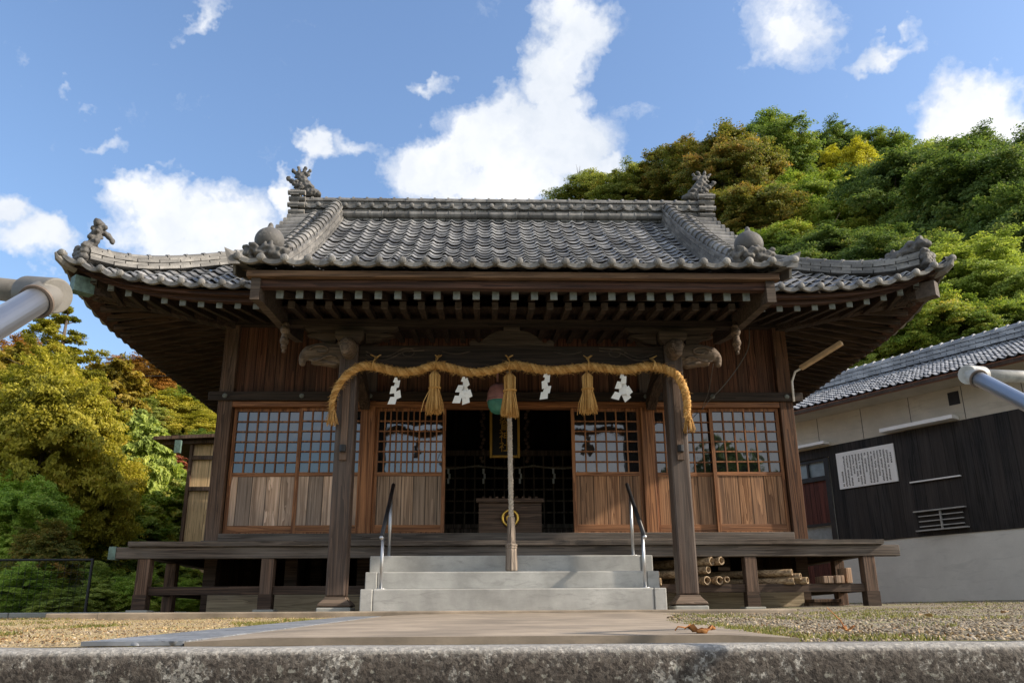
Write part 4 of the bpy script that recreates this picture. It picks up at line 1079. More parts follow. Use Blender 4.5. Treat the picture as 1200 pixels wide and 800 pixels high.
mb = MB(); mb.lathe([(.036,.94),(.040,.93),(.044,.70),(.046,.672),(.060,.668),(.064,.655),(.058,.640),(.062,.628),(.056,.618),(.058,.60),(.062,.42),(.060,.405),(.05,.40)], (-.01, 8.86, 0), 8); mb.build('wooden_grip', HANDLEW, br)

# plaque with gilt characters
pq = thing('name_plaque', 'black hanging name plaque with gilt frame and gilt characters above the offering box', 'plaque', (-.03, 11.2, 2.3))
px0, px1, pz0, pz1, py = -.19, .15, 2.03, 2.64, 11.2
mb = MB(); mb.box(px0, px1, py, py + .03, pz0, pz1); mb.build('board', BLK, pq)
mb = MB()
for a in ((px0-.035, px0, pz0-.035, pz1+.035), (px1, px1+.035, pz0-.035, pz1+.035)): mb.box(a[0], a[1], py - .02, py + .03, a[2], a[3])
mb.box(px0, px1, py - .019, py + .029, pz1, pz1+.035); mb.box(px0, px1, py - .019, py + .029, pz0-.035, pz0); mb.build('gilt_frame', GOLDT, pq, bevel=.006)
mb = MB()
for s in (-1, 1):
    for k in range(16): z = pz0 - .08 + k*.05; mb.ico((-.02 + s*(.30 + .02*math.sin(k*1.9)), py + .02, z), (.03, .015, .028), 1)
mb.build('carved_border', W['box'], pq)
def text_mesh(body, size, mat, parent, loc, rot, name='lettering', ext=.004):
    cu = bpy.data.curves.new('t', 'FONT'); cu.body = body; cu.size = size; cu.extrude = ext; cu.align_x = 'CENTER'; cu.align_y = 'CENTER'
    to = bpy.data.objects.new('t', cu); COL.objects.link(to); bpy.context.view_layer.update()
    dg = bpy.context.evaluated_depsgraph_get(); me = bpy.data.meshes.new_from_object(to.evaluated_get(dg)); me.name = name
    bpy.data.objects.remove(to); bpy.data.curves.remove(cu)
    me.transform(Matrix.Translation(Vector(loc) - parent.location) @ Euler(rot).to_matrix().to_4x4()); me.materials.clear(); me.materials.append(mat)
    o = bpy.data.objects.new(name, me); COL.objects.link(o); o.parent = parent; return o
for k, ch in enumerate('素鵞神社'):
    text_mesh(ch, .155, GOLDT, pq, (-.02, py - .004, 2.565 - k*.142), (PI/2, 0, 0), 'gilt_character')
# offering box with gilt crest
ob = thing('offering_box', 'dark wooden offering box with round gilt crest in the doorway', 'offering box', (0, 10.25, .86))
mb = MB(); mb.box(-.36, .40, 10.24, 10.62, .862, 1.27); mb.build('chest', W['box'], ob, bevel=.006)
mb = MB(); mb.box(-.39, .43, 10.20, 10.66, 1.272, 1.32); mb.build('rim', W['box'], ob, bevel=.006)
mb = MB()
for k in range(9): mb.bar((-.3 + k*.08, 10.24, 1.335), (-.3 + k*.08, 10.62, 1.335), .03, .026)
mb.build('slats', W['box'], ob)
mb = MB(); c0 = Vector((.02, 10.215, 1.085))
mb.tube([c0 + Vector((math.cos(a)*.092, 0, math.sin(a)*.092)) for a in [2*PI*j/32 for j in range(33)]], .017, 8, cap=False)
for k in range(3):
    t0 = 2*PI*k/3
    mb.tube([c0 + Vector((math.cos(t0 + u*2.1)*(.028 + .022*u), 0, math.sin(t0 + u*2.1)*(.028 + .022*u))) for u in [i/8 for i in range(9)]], [.019*(1 - .85*i/8) + .002 for i in range(9)], 8)
mb.build('crest', GOLD, ob, smooth=True)
# inner rope with small streamers
mb = MB(); twisted(mb, [Vector((-1.2 + 2.4*i/50, 12.0, 2.03 - .04*abs(math.sin(PI*3*i/50)))) for i in range(51)], .007, .009, .08, 3, 5)
tag(mb.build('inner_rope', ROPEW, smooth=True), 'thin straw rope strung across the dark interior above the lattice', 'rope')
for i, x in enumerate((-.80, -.30, .22, .70)):
    mb = MB()
    for k in range(3): mb.box(x - .015 + (.008 if k % 2 else -.008), x + .015 + (.008 if k % 2 else -.008), 11.985, 11.987, 1.98 - .07*(k+1), 1.98 - .07*k + .005)
    tag(mb.build('inner_streamer', PAPER), 'small paper streamer in the dark interior, %s' % ('leftmost on the thin rope', 'just left of the plaque foot', 'just right of the bell rope', 'rightmost on the thin rope')[i], 'streamer', 'small paper streamers inside the hall')

# tubular lamp on the right side, cables
fl = thing('tube_lamp', 'tan tube lamp slanting out under the right eave on a white conduit', 'lamp', (3.52, 9.88, 2.5))
mb = MB(); mb.bar((3.56, 9.72, 2.82), (3.95, 9.35, 3.03), .075, .055); mb.build('lamp_body', LAMPC, fl, bevel=.012)
mb = MB(); mb.tube([(3.50, 9.90, 2.45), (3.50, 9.885, 2.70), (3.52, 9.80, 2.80), (3.57, 9.71, 2.82)], .014, 8); mb.build('conduit', WHITEB, fl, smooth=True)
mb = MB(); mb.tube(catmull([(2.45, 9.88, 2.46), (2.62, 9.86, 2.62), (2.82, 9.85, 2.86), (2.98, 9.84, 3.12), (3.02, 9.84, 3.38)], 6), .007, 5)
mb.tube(catmull([(2.45, 9.88, 2.46), (2.3, 9.7, 2.3), (2.26, 9.2, 2.38), (2.2, 8.7, 2.56)], 6), .004, 5)
tag(mb.build('cable', WIRE, smooth=True), 'thin grey cable drooping across the dark upper wall by the right beam end', 'cable')
for k, (z0, z1) in enumerate(((7.9, 7.75), (7.35, 7.22))):
    mb = MB(); mb.tube([(-40 + 60*i/20, 24, z0 + (z1 - z0)*i/20 - .5*math.sin(PI*i/20)) for i in range(21)], .012, 4)
    tag(mb.build('power_line', DARKM), ('upper' if k == 0 else 'lower') + ' of two thin power lines crossing the sky above the conifer', 'power line', 'power lines')
for xx in (-40, 20):
    mb = MB(); mb.tube([(xx, 24.06, -2.7), (xx, 24.06, 8.3)], [.16, .11], 10); tag(mb.build('utility_pole', STONE), 'plain concrete pole carrying the two thin power lines', 'pole', 'poles of the power lines')

# bamboo poles under the veranda
def bamboo(p, d, L, r, lab):
    p = Vector(p); d = Vector(d).normalized()
    t = thing('bamboo_pole', lab, 'bamboo', p, 'bamboo poles stored under the veranda')
    a = d.orthogonal().normalized(); b = d.cross(a); mb = MB(); n = 14; vs = []
    prof = [(0, r*.72, 1), (0, r, 0)]
    ks = int(L/.3)
    ring = [(.10, r*.70), (0, r*.72), (-.001, r*.98)]
    s_ = 0
    while s_ < L: ring += [(s_ + .002, r), (min(L, s_ + .27), r*.985), (min(L, s_ + .285), r*1.06), (min(L, s_ + .30), r)]; s_ += .3
    for (q, rr) in ring: vs += [p + d*q + (a*math.cos(2*PI*j/n) + b*math.sin(2*PI*j/n))*rr for j in range(n)]
    m = len(ring)
    mb.add(vs, [(i*n+j, i*n+(j+1) % n, (i+1)*n+(j+1) % n, (i+1)*n+j) for i in range(m-1) for j in range(n)] + [tuple(range(n)), tuple((m-1)*n+j for j in range(n))[::-1]])
    mb.build('culm', W['bamboo'], t, smooth=True)
bd = (-.62, .75, .0)
for (x, z, r, dd, lab) in ((2.165, .515, .047, bd, 'upper bamboo pole of the left pile, nearer the porch pillar'), (2.27, .52, .045, (-.5,.8,0), 'upper bamboo pole of the left pile, its open end facing out'),
   (2.12, .425, .04, (-.55,.8,.0), 'bamboo pole in the middle of the left pile'), (1.975, .385, .043, (-.75,.6,0), 'bamboo pole end showing just right of the porch pillar'), (2.10, .327, .047, (-.4,.9,0), 'bamboo pole lowest in the left pile, darker end'),
   (2.235, .328, .045, (-.3,.9,0), 'pale bamboo pole lowest in the left pile, near its right end'), (2.315, .337, .032, (-.2,.9,0), 'thin bamboo pole at the right end of the left pile'),
   (1.58, .38, .035, (-.9,.35,.05), 'bamboo pole between the steps and the porch pillar, upper one'), (1.60, .318, .04, (-.9,.4,0), 'bamboo pole between the steps and the porch pillar, lower one'),
   (3.025, .395, .036, (-.8,.55,0), 'upper bamboo pole of the right pile by the corner post'), (3.04, .318, .036, (-.8,.55,0), 'lower left bamboo pole of the right pile'), (3.115, .352, .036, (-.75,.6,0), 'bamboo pole in the middle of the right pile'), (3.185, .322, .038, (-.7,.65,0), 'rightmost bamboo pole of the right pile')):
    bamboo((x, 9.27, z - .012 if z < .34 else z), dd, 1.1, r, lab)
for k, (x, y, z, w, lab) in enumerate(((3.42, 9.33, .283, .11, 'short wood block lying on the rail by the corner post, leftmost'), (3.545, 9.32, .283, .09, 'short wood block in the middle of three by the corner post'), (3.66, 9.35, .283, .06, 'upright wood block nearest the corner post'))):
    mb = MB(); mb.box(x - w/2, x + w/2, y - .05, y + .2, z, z + (.075, .08, .16)[k]); tag(mb.build('wood_block', W['panel'], bevel=.006), lab, 'wood block', 'offcuts on the veranda rail')
mb = MB(); mb.box(3.35, 3.75, 9.75, 10.2, .009, .09); mb.box(3.4, 3.72, 9.72, 10.1, .092, .13); tag(mb.build('plank_stack', W['post'], bevel=.006), 'low stack of short dark planks on the ground under the right veranda corner', 'planks')

# ------------------------------------------------------------------ side building on the right
BS = 14/12.3
P1 = Vector((-.28, 0, -.08)) + (Vector((7.41, 12.3, .13)) - Vector((-.28, 0, -.08))) * BS
D = Vector((-.53, .85, 0)).normalized(); Nn = Vector((-D.y, D.x, 0))      # along the wall; outwards to the viewer
def zb(z): return (z + .08)*BS - .08
SB = thing('side_building', 'low side building with black board wall, concrete base and grey tiled roof', 'building', (P1.x, P1.y, .1))
def B(s, n, z): p = P1 + D*(s*BS) + Nn*n; return (p.x, p.y, zb(z))
def bbox(mb, s0, s1, n0, n1, z0, z1):
    v = [B(s, n, z) for z in (z0, z1) for s, n in ((s0,n0),(s1,n0),(s1,n1),(s0,n1))]
    mb.add(v, [(0,3,2,1),(4,5,6,7),(0,1,5,4),(1,2,6,5),(2,3,7,6),(3,0,4,7)])
S0, S1 = -4.5, 4.35
def bbuild(mb, name, mat, parent=SB, **k): return mb.build(name, mat, parent, recalc=True, **k)
mb = MB(); bbox(mb, S0, 2.92, -5.0, 0, -.3, 1.15); bbox(mb, 2.92, S1, -5.0, -.05, -.3, .35); bbuild(mb, 'concrete_base', BASEC)
mb = MB(); bbox(mb, S0, 2.92, .0, .006, .10, .365); bbuild(mb, 'base_course', BASEC)
# board wall material follows the wall direction: planks by local mesh rotated, so use object with rotation
def wallobj(name, mat, boxes, parent=SB):
    """boxes in wall space (s along, n out, z) -> object rotated so material axes follow the wall"""
    mb = MB()
    for (s0, s1, n0, n1, z0, z1) in boxes: mb.box(s0*BS, s1*BS, -n1, -n0, zb(z0), zb(z1))
    o = mb.build(name, mat); o.parent = parent
    ang = math.atan2(D.y, D.x)
    # local x -> D ; local y -> -N
    rot = Matrix((D, -Nn, Vector((0,0,1)))).transposed().to_4x4()
    o.matrix_parent_inverse = Matrix.Identity(4)
    o.matrix_basis = Matrix.Translation(Vector((P1.x, P1.y, 0)) - SB.location) @ rot
    return o
wallobj('board_wall', W['black'], [(S0, 2.90, -.06, .015, 1.15, 2.86), (2.90, S1, -.06, .012, 2.68, 2.86), (3.78, S1, -.06, .015, .35, 2.68)])
wallobj('plaster_band', PLAST, [(S0, S1, -.06, .002, 2.862, 3.60)])
wallobj('plaster_joints', WIRE, [(s, s + .012, .002, .005, 2.87, 3.45) for s in (-.55, .35, 1.25, 2.15, 3.05)])
wallobj('eave_soffit', PLAST, [(S0, S1, .006, .60, 3.40, 3.44)])
wallobj('gutter', RUST, [(S0, S1 + .05, .60, .67, 3.40, 3.475)])
mb = wallobj('door', W['red'], [(3.03, 3.77, -.10, -.06, 1.52, 2.30)])
wallobj('door_frame', DARKM, [(2.93, 3.03, -.06, .0, .35, 2.67), (3.03, 3.78, -.06, -.02, 2.28, 2.36), (3.03, 3.78, -.06, -.02, 1.48, 1.53), (3.38, 3.42, -.06, -.03, 2.36, 2.64), (3.03, 3.78, -.06, -.02, 2.62, 2.68)])
wallobj('door_window', FROST, [(3.03, 3.78, -.09, -.07, 2.36, 2.62)])
wallobj('door_lower_glass', FROST, [(3.03, 3.78, -.09, -.07, .95, 1.48)])
wallobj('door_foot_panel', W['red'], [(3.03, 3.78, -.10, -.06, .35, .94)])
wallobj('awning', WHITEB, [(2.84, 3.9, .016, .22, 2.885, 2.935)]); wallobj('awning', WHITEB, [(.46, 1.72, .016, .24, 2.875, 2.935)])
wallobj('shutter', W['black'], [(.60, 1.40, .016, .03, 2.02, 2.86)]); wallobj('shutter_sill', WHITEB, [(.58, 1.42, .016, .06, 2.0, 2.02)])
wallobj('air_vent', DARKM, [(.40, .58, .003, .008, 3.12, 3.33)])
lv = wallobj('louvre', DARKM, [(.64, 1.36, .016, .025, 1.24, 1.53)])
bx_l = [(.58, 1.42, .026, .10, 1.525, 1.545), (.58, 1.42, .026, .10, 1.225, 1.245), (.985, 1.005, .027, .07, 1.245, 1.525)]
for k in range(3): bx_l += [(.64, .984, .028, .065, 1.29 + .08*k, 1.305 + .08*k), (1.006, 1.36, .028, .065, 1.29 + .08*k, 1.305 + .08*k)]
wallobj('louvre_slats', SLAT, bx_l)
# roof: tiled slope towards the viewer
mb = MB(); rz0, rz1, rn0, rn1 = 3.47, 4.42, .72, -2.0
def P_b(a, t):
    f = t / 3.0; p = P1 + D*a + Nn*(rn0 + (rn1 - rn0)*f); return Vector((p.x, p.y, zb(rz0) + (zb(rz1) - zb(rz0))*f))
tile_rows(mb, P_b, S0*BS, (S1 + .1)*BS, 0, 3.0, lambda a, t: True, rowlen=.17, pitch=.165)
sr = mb.build('roof', TILE2, SB, smooth=True)
mb = MB(); 
def roofp(n, dz):
    f = (rn0 - n)/(rn0 - rn1); return zb(rz0) + (zb(rz1) - zb(rz0))*f + dz
A = [(P1 + D*(s*BS) + Nn*n) for s, n in ((S0, .70), (S1 + .1, .70), (S1 + .1, -2.0), (S0, -2.0), (S0, -5.1), (S1 + .1, -5.1))]
Z = [roofp(.70, -.03), roofp(.70, -.03), zb(4.42) - .03, zb(4.42) - .03, zb(3.3), zb(3.3)]
vs = [(p.x, p.y, z) for p, z in zip(A, Z)] + [(p.x, p.y, z - .06) for p, z in zip(A, Z)]
mb.add(vs, [(0,1,2,3), (3,2,5,4), (6,9,8,7), (9,10,11,8), (0,6,7,1), (1,7,8,2), (2,8,11,5), (4,5,11,10), (0,3,9,6), (3,4,10,9)]); mb.build('roof_boarding', W['beamx'], SB, recalc=True)
mb = MB(); e0 = P1 + D*(S0*BS) + Nn*-2.0; e1 = P1 + D*((S1 + .1)*BS) + Nn*-2.0
stack(mb, [(e0.x, e0.y, zb(4.42) - .02), (e1.x, e1.y, zb(4.42) - .02)], .4, [(.06,.5),(.05,.42),(.05,.44),(.05,.36),(.05,.38)], .10, seg=.3); mb.build('ridge', TILE2, sr)
mb = MB()
for s in (S0, S1):
    p = [P1 + D*(s*BS) + Nn*n for n in (0, -2.0, -5.0)]
    q = D*(.05 if s == S0 else -.05)
    vs = [(p[0].x, p[0].y, .9), (p[2].x, p[2].y, .9), (p[2].x, p[2].y, zb(3.3)-.1), (p[1].x, p[1].y, zb(4.42)-.1), (p[0].x, p[0].y, zb(3.65))]
    mb.add(vs + [(v[0]+q.x, v[1]+q.y, v[2]) for v in vs], [(0,1,2,3,4), (9,8,7,6,5)] + [(i, 5+i, 5+(i+1) % 5, (i+1) % 5) for i in range(5)])
mb.build('gable_end', PLAST, SB, recalc=True)
# notice board with columns of small writing
nb_ = thing('notice_board', 'white notice board covered with columns of small black writing on the black wall', 'notice board', tuple(P1 + D*(2.2*BS)))
sL, sR, zB, zT = 2.73, 1.62, 2.065, 2.695
wallobj('panel', WHITEB, [(sR, sL, .018, .045, zB, zT)], SB).parent = None
po = bpy.data.objects['panel']; 
ink = []
rnd = random.Random(5)
cols = 17; cw = (sL - sR - .10)/cols
for c_ in range(cols):
    s_ = sR + .05 + c_*cw; 
    z = zT - (.07 if c_ not in (0,) else .14); zend = zB + .05
    if c_ == 0: zend = zB + .33
    if c_ == cols - 1: z = zT - .33
    if c_ in (4, 8, 12): zend += rnd.uniform(.0, .22)
    while z > zend:
        h = .017 if c_ else .026
        if rnd.random() < .93:
            w = cw*.62
            for q in range(3):
                zz = z - h*(q*.36 + .05*rnd.random()); a = s_ + rnd.uniform(0, .15)*w
                ink.append((a, a + w*rnd.uniform(.5, .85), .0455, .047, zz - h*.22, zz))
            for q in range(rnd.choice((1, 2))):
                a = s_ + w*rnd.uniform(.15, .75); ink.append((a, a + w*.24, .0455, .0475, z - h, z - h*rnd.uniform(0, .4)))
        z -= h*1.42
wallobj('writing', INK, ink, SB)
for nm in ('panel', 'writing'):
    o = bpy.data.objects[nm]; mw = Matrix.Translation(Vector((P1.x, P1.y, 0))) @ Matrix((D, -Nn, Vector((0,0,1)))).transposed().to_4x4()
    o.parent = nb_; o.matrix_parent_inverse = Matrix.Identity(4); o.matrix_basis = Matrix.Translation(-nb_.location) @ mw

# ------------------------------------------------------------------ annex behind the hall, small tiled roof beyond
AX = thing('annex', 'narrow ochre panelled annex with flat dark eaves behind the left end of the hall', 'building', (-4.6, 17.5, 0))
mb = MB(); mb.box(-6.35, -2.0, 17.5, 22.0, .42, 3.45); mb.build('wall', W['annex'], AX)
mb = MB(); mb.box(-6.41, -6.35, 17.42, 17.56, .0, 3.45); mb.box(-6.40, -2, 17.44, 17.50, 2.48, 2.56); mb.box(-6.40, -2, 17.44, 17.5, .36, .46); mb.box(-6.40, -2, 17.44, 17.5, 3.12, 3.2); mb.build('frame', W['post'], AX)
mb = MB(); mb.bar((-7.1, 19.6, 3.52), (-2.0, 19.6, 3.75), 4.8, .07); mb.bar((-6.95, 19.6, 3.44), (-2.0, 19.6, 3.67), 4.5, .07); ro = mb.build('roof', W['post'], AX)
mb = MB(); mb.box(-6.62, -6.50, 17.12, 17.2, 3.2, 3.46); mb.build('beam_cap', COPPER, AX)
mb = MB(); mb.box(-6.3, -2, 17.5, 22, -.1, .36); mb.build('footing', STONE, AX)
LR = thing('outbuilding', 'small outbuilding with a grey tiled roof just visible beyond the annex', 'building', (-7, 23, 0))
mb = MB(); mb.box(-7.0, -3.5, 22.8, 26, -2.0, 2.4); mb.build('wall', W['annex'], LR)
mb = MB()
tile_rows(mb, lambda a, t: Vector((-8.0 + t, 22.4 + a, 2.45 + .75*t)), 0, 4.0, 0, 2.2, lambda a, t: True); 
tile_rows(mb, lambda a, t: Vector((-8.0 + a, 22.35 + t, 2.45 + .65*t)), 0, 4.0, 0, 2.0, lambda a, t: a > t)
mb.build('roof', TILE2, LR, smooth=True)

# ------------------------------------------------------------------ trees
PALS = {'olive': [(0, (0.114, 0.152, 0.038)), (0.5, (0.286, 0.326, 0.077)), (0.85, (0.497, 0.458, 0.114)), (1, (0.727, 0.458, 0.133))],
 'rust': [(0, (0.078, 0.101, 0.023)), (0.45, (0.202, 0.217, 0.047)), (0.75, (0.373, 0.265, 0.062)), (1, (0.559, 0.296, 0.078))],
 'green': [(0, (0.068, 0.127, 0.027)), (0.5, (0.195, 0.28, 0.057)), (0.9, (0.355, 0.389, 0.075)), (1, (0.507, 0.406, 0.085))],
 'dark': [(0, (0.058, 0.097, 0.031)), (0.5, (0.135, 0.203, 0.057)), (0.9, (0.271, 0.316, 0.078)), (1, (0.366, 0.316, 0.088))],
 'moss': [(0, (0.139, 0.191, 0.048)), (0.5, (0.36, 0.44, 0.1)), (1, (0.679, 0.679, 0.16))],
 'lime': [(0, (0.11, 0.19, 0.03)), (0.5, (0.29, 0.37, 0.06)), (0.85, (0.48, 0.46, 0.1)), (1, (0.6, 0.44, 0.09))],
 'yellow': [(0, (0.214, 0.214, 0.022)), (0.5, (0.535, 0.482, 0.036)), (1, (0.75, 0.713, 0.071))],
 'gold': [(0, (0.126, 0.131, 0.015)), (0.4, (0.326, 0.299, 0.032)), (0.8, (0.546, 0.473, 0.063)), (1, (0.63, 0.462, 0.084))],
 'amber': [(0, (0.11, 0.1, 0.016)), (0.5, (0.33, 0.255, 0.035)), (1, (0.52, 0.34, 0.06))],
 'orange': [(0, (0.14, 0.09, 0.018)), (0.45, (0.38, 0.2, 0.035)), (1, (0.58, 0.25, 0.05))],
 'red': [(0, (0.116, 0.058, 0.029)), (0.5, (0.329, 0.105, 0.058)), (1, (0.502, 0.165, 0.077))],
 'conifer': [(0, (0.078, 0.071, 0.02)), (0.5, (0.204, 0.151, 0.035)), (1, (0.35, 0.215, 0.049))],
 'bright': [(0, (0.14, 0.25, 0.04)), (0.5, (0.36, 0.5, 0.08)), (1, (0.62, 0.66, 0.17))]}
LEAF = {k: var_mat('foliage_' + k, v, .65, .42, .3) for k, v in PALS.items()}
BARK = wood('tree_bark', (.05,.035,.025), (.13,.10,.075), (.18,.16,.13), 'Z', greyamt=.5)
def leaf_mesh(name, centers, normals, sizes, var, r):
    n = len(centers)
    a = np.cross(normals, r.normal(size=(n, 3))); a /= np.linalg.norm(a, axis=1)[:, None] + 1e-9
    b = np.cross(normals, a); b /= np.linalg.norm(b, axis=1)[:, None] + 1e-9
    s = sizes[:, None]; nn = normals / (np.linalg.norm(normals, axis=1)[:, None] + 1e-9)
    v = np.empty((n, 4, 3))
    v[:, 0] = centers - a*s; v[:, 1] = centers + b*s*.5 + nn*s*.18; v[:, 2] = centers + a*s; v[:, 3] = centers - b*s*.5 + nn*s*.18
    me = bpy.data.meshes.new(name); me.vertices.add(n*4); me.vertices.foreach_set('co', v.reshape(-1))
    me.loops.add(n*4); me.loops.foreach_set('vertex_index', np.arange(n*4, dtype=np.int32))
    me.polygons.add(n); me.polygons.foreach_set('loop_start', np.arange(0, n*4, 4, dtype=np.int32))
    at = me.attributes.new('var', 'FLOAT', 'FACE'); at.data.foreach_set('value', np.clip(var, 0, 1).astype(np.float32))
    me.update(); me.validate(); return me
def crown_mesh(name, seed, nspray=300, per=75, leaf=.055, flat_=.45, top=1.0):
    r = np.random.default_rng(seed); C = []; N = []; S = []; V = []
    off = r.uniform(0, 50, 3)
    def rad(d):
        v = Vector((d[0]*1.5 + off[0], d[1]*1.5 + off[1], d[2]*1.5 + off[2])); w = Vector((d[0]*4 + off[1], d[1]*4 + off[2], d[2]*4 + off[0]))
        return max(.36, .72 + .42*mnoise.noise(v) + .20*mnoise.noise(w))
    for i in range(nspray):
        d = r.normal(size=3); d[2] += .30; d /= np.linalg.norm(d); q = rad(d)
        deep = r.random()
        c = d*q*(1 - .55*deep**2.6); c[2] *= .95
        if mnoise.noise(Vector((c[0]*3.4 + off[1], c[1]*3.4 + off[0], c[2]*4.2))) < -.20: continue
        o = np.array([d[0], d[1], d[2]*.35]); o /= np.linalg.norm(o) + 1e-6
        ax = o + r.normal(size=3)*.35; ax[2] -= .10; ax /= np.linalg.norm(ax)
        sd_ = np.cross(ax, [0, 0, 1]); sd_ /= np.linalg.norm(sd_) + 1e-6; upv = np.cross(sd_, ax)
        L_ = r.uniform(.10, .24); Wd = L_*r.uniform(.45, .8); Th = L_*r.uniform(.16, .34)*(flat_/.45)
        m = int(per*r.uniform(.5, 1.5)*(L_/.16))
        u = r.normal(size=(m, 3)); u /= np.linalg.norm(u, axis=1)[:, None]; u *= (r.random((m, 1))**.45)
        p = c + ax*(u[:, :1]*L_) + sd_*(u[:, 1:2]*Wd) + upv*(u[:, 2:]*Th)
        p[:, 2] -= .25*(u[:, 0]**2)*L_*.6
        C.append(p); N.append(upv*.5 + d*.75 + r.normal(size=(m, 3))*.6)
        big = .5 + .55*mnoise.noise(Vector((c[0]*1.7 + off[2], c[1]*1.7, c[2]*1.7)))
        S.append(leaf*r.uniform(.5, 1.3, size=m)); V.append(np.clip(.55*big + .45*r.normal(.5, .22), .02, .98) + r.normal(0, .15, size=m))
    return leaf_mesh(name, np.vstack(C), np.vstack(N), np.concatenate(S), np.concatenate(V), r)
CROWNS = [crown_mesh('crown', 10 + i, 560, 74, .046) for i in range(7)]
CROWNS_FINE = [crown_mesh('crown', 40 + i, 950, 125, .0215) for i in range(4)]
CROWNS_FLAT = [crown_mesh('crown', 60 + i, 560, 78, .043, .30) for i in range(3)]
def trunk(tree, base, top, r0, spread, seed):
    rnd = random.Random(seed); mb = MB(); base = Vector(base); top = Vector(top); n = 7; pts = []; rs = []
    for i in range(n):
        u = i/(n-1); pts.append(base.lerp(top, u) + Vector((rnd.uniform(-1,1), rnd.uniform(-1,1), 0))*spread*.10*math.sin(PI*u)); rs.append(r0*(1 - .72*u))
    mb.tube(pts, rs, 8)
    for k in range(9):
        i = rnd.randint(3, n-1); a = rnd.random()*2*PI; L = spread*rnd.uniform(.5, .95)
        p = pts[i]; q = p + Vector((math.cos(a)*L*.45, math.sin(a)*L*.45, L*.35)); e = p + Vector((math.cos(a + .25)*L*.9, math.sin(a + .25)*L*.9, L*rnd.uniform(.3, .75)))
        mb.tube([p, q, e], [rs[i]*.6, rs[i]*.4, rs[i]*.12], 6)
        for j in range(2):
            b = a + rnd.uniform(-1, 1); mb.tube([q, q + Vector((math.cos(b)*L*.4, math.sin(b)*L*.4, L*rnd.uniform(.1, .5)))], [rs[i]*.3, rs[i]*.07], 5)
    mb.build('trunk', BARK, tree, smooth=True)
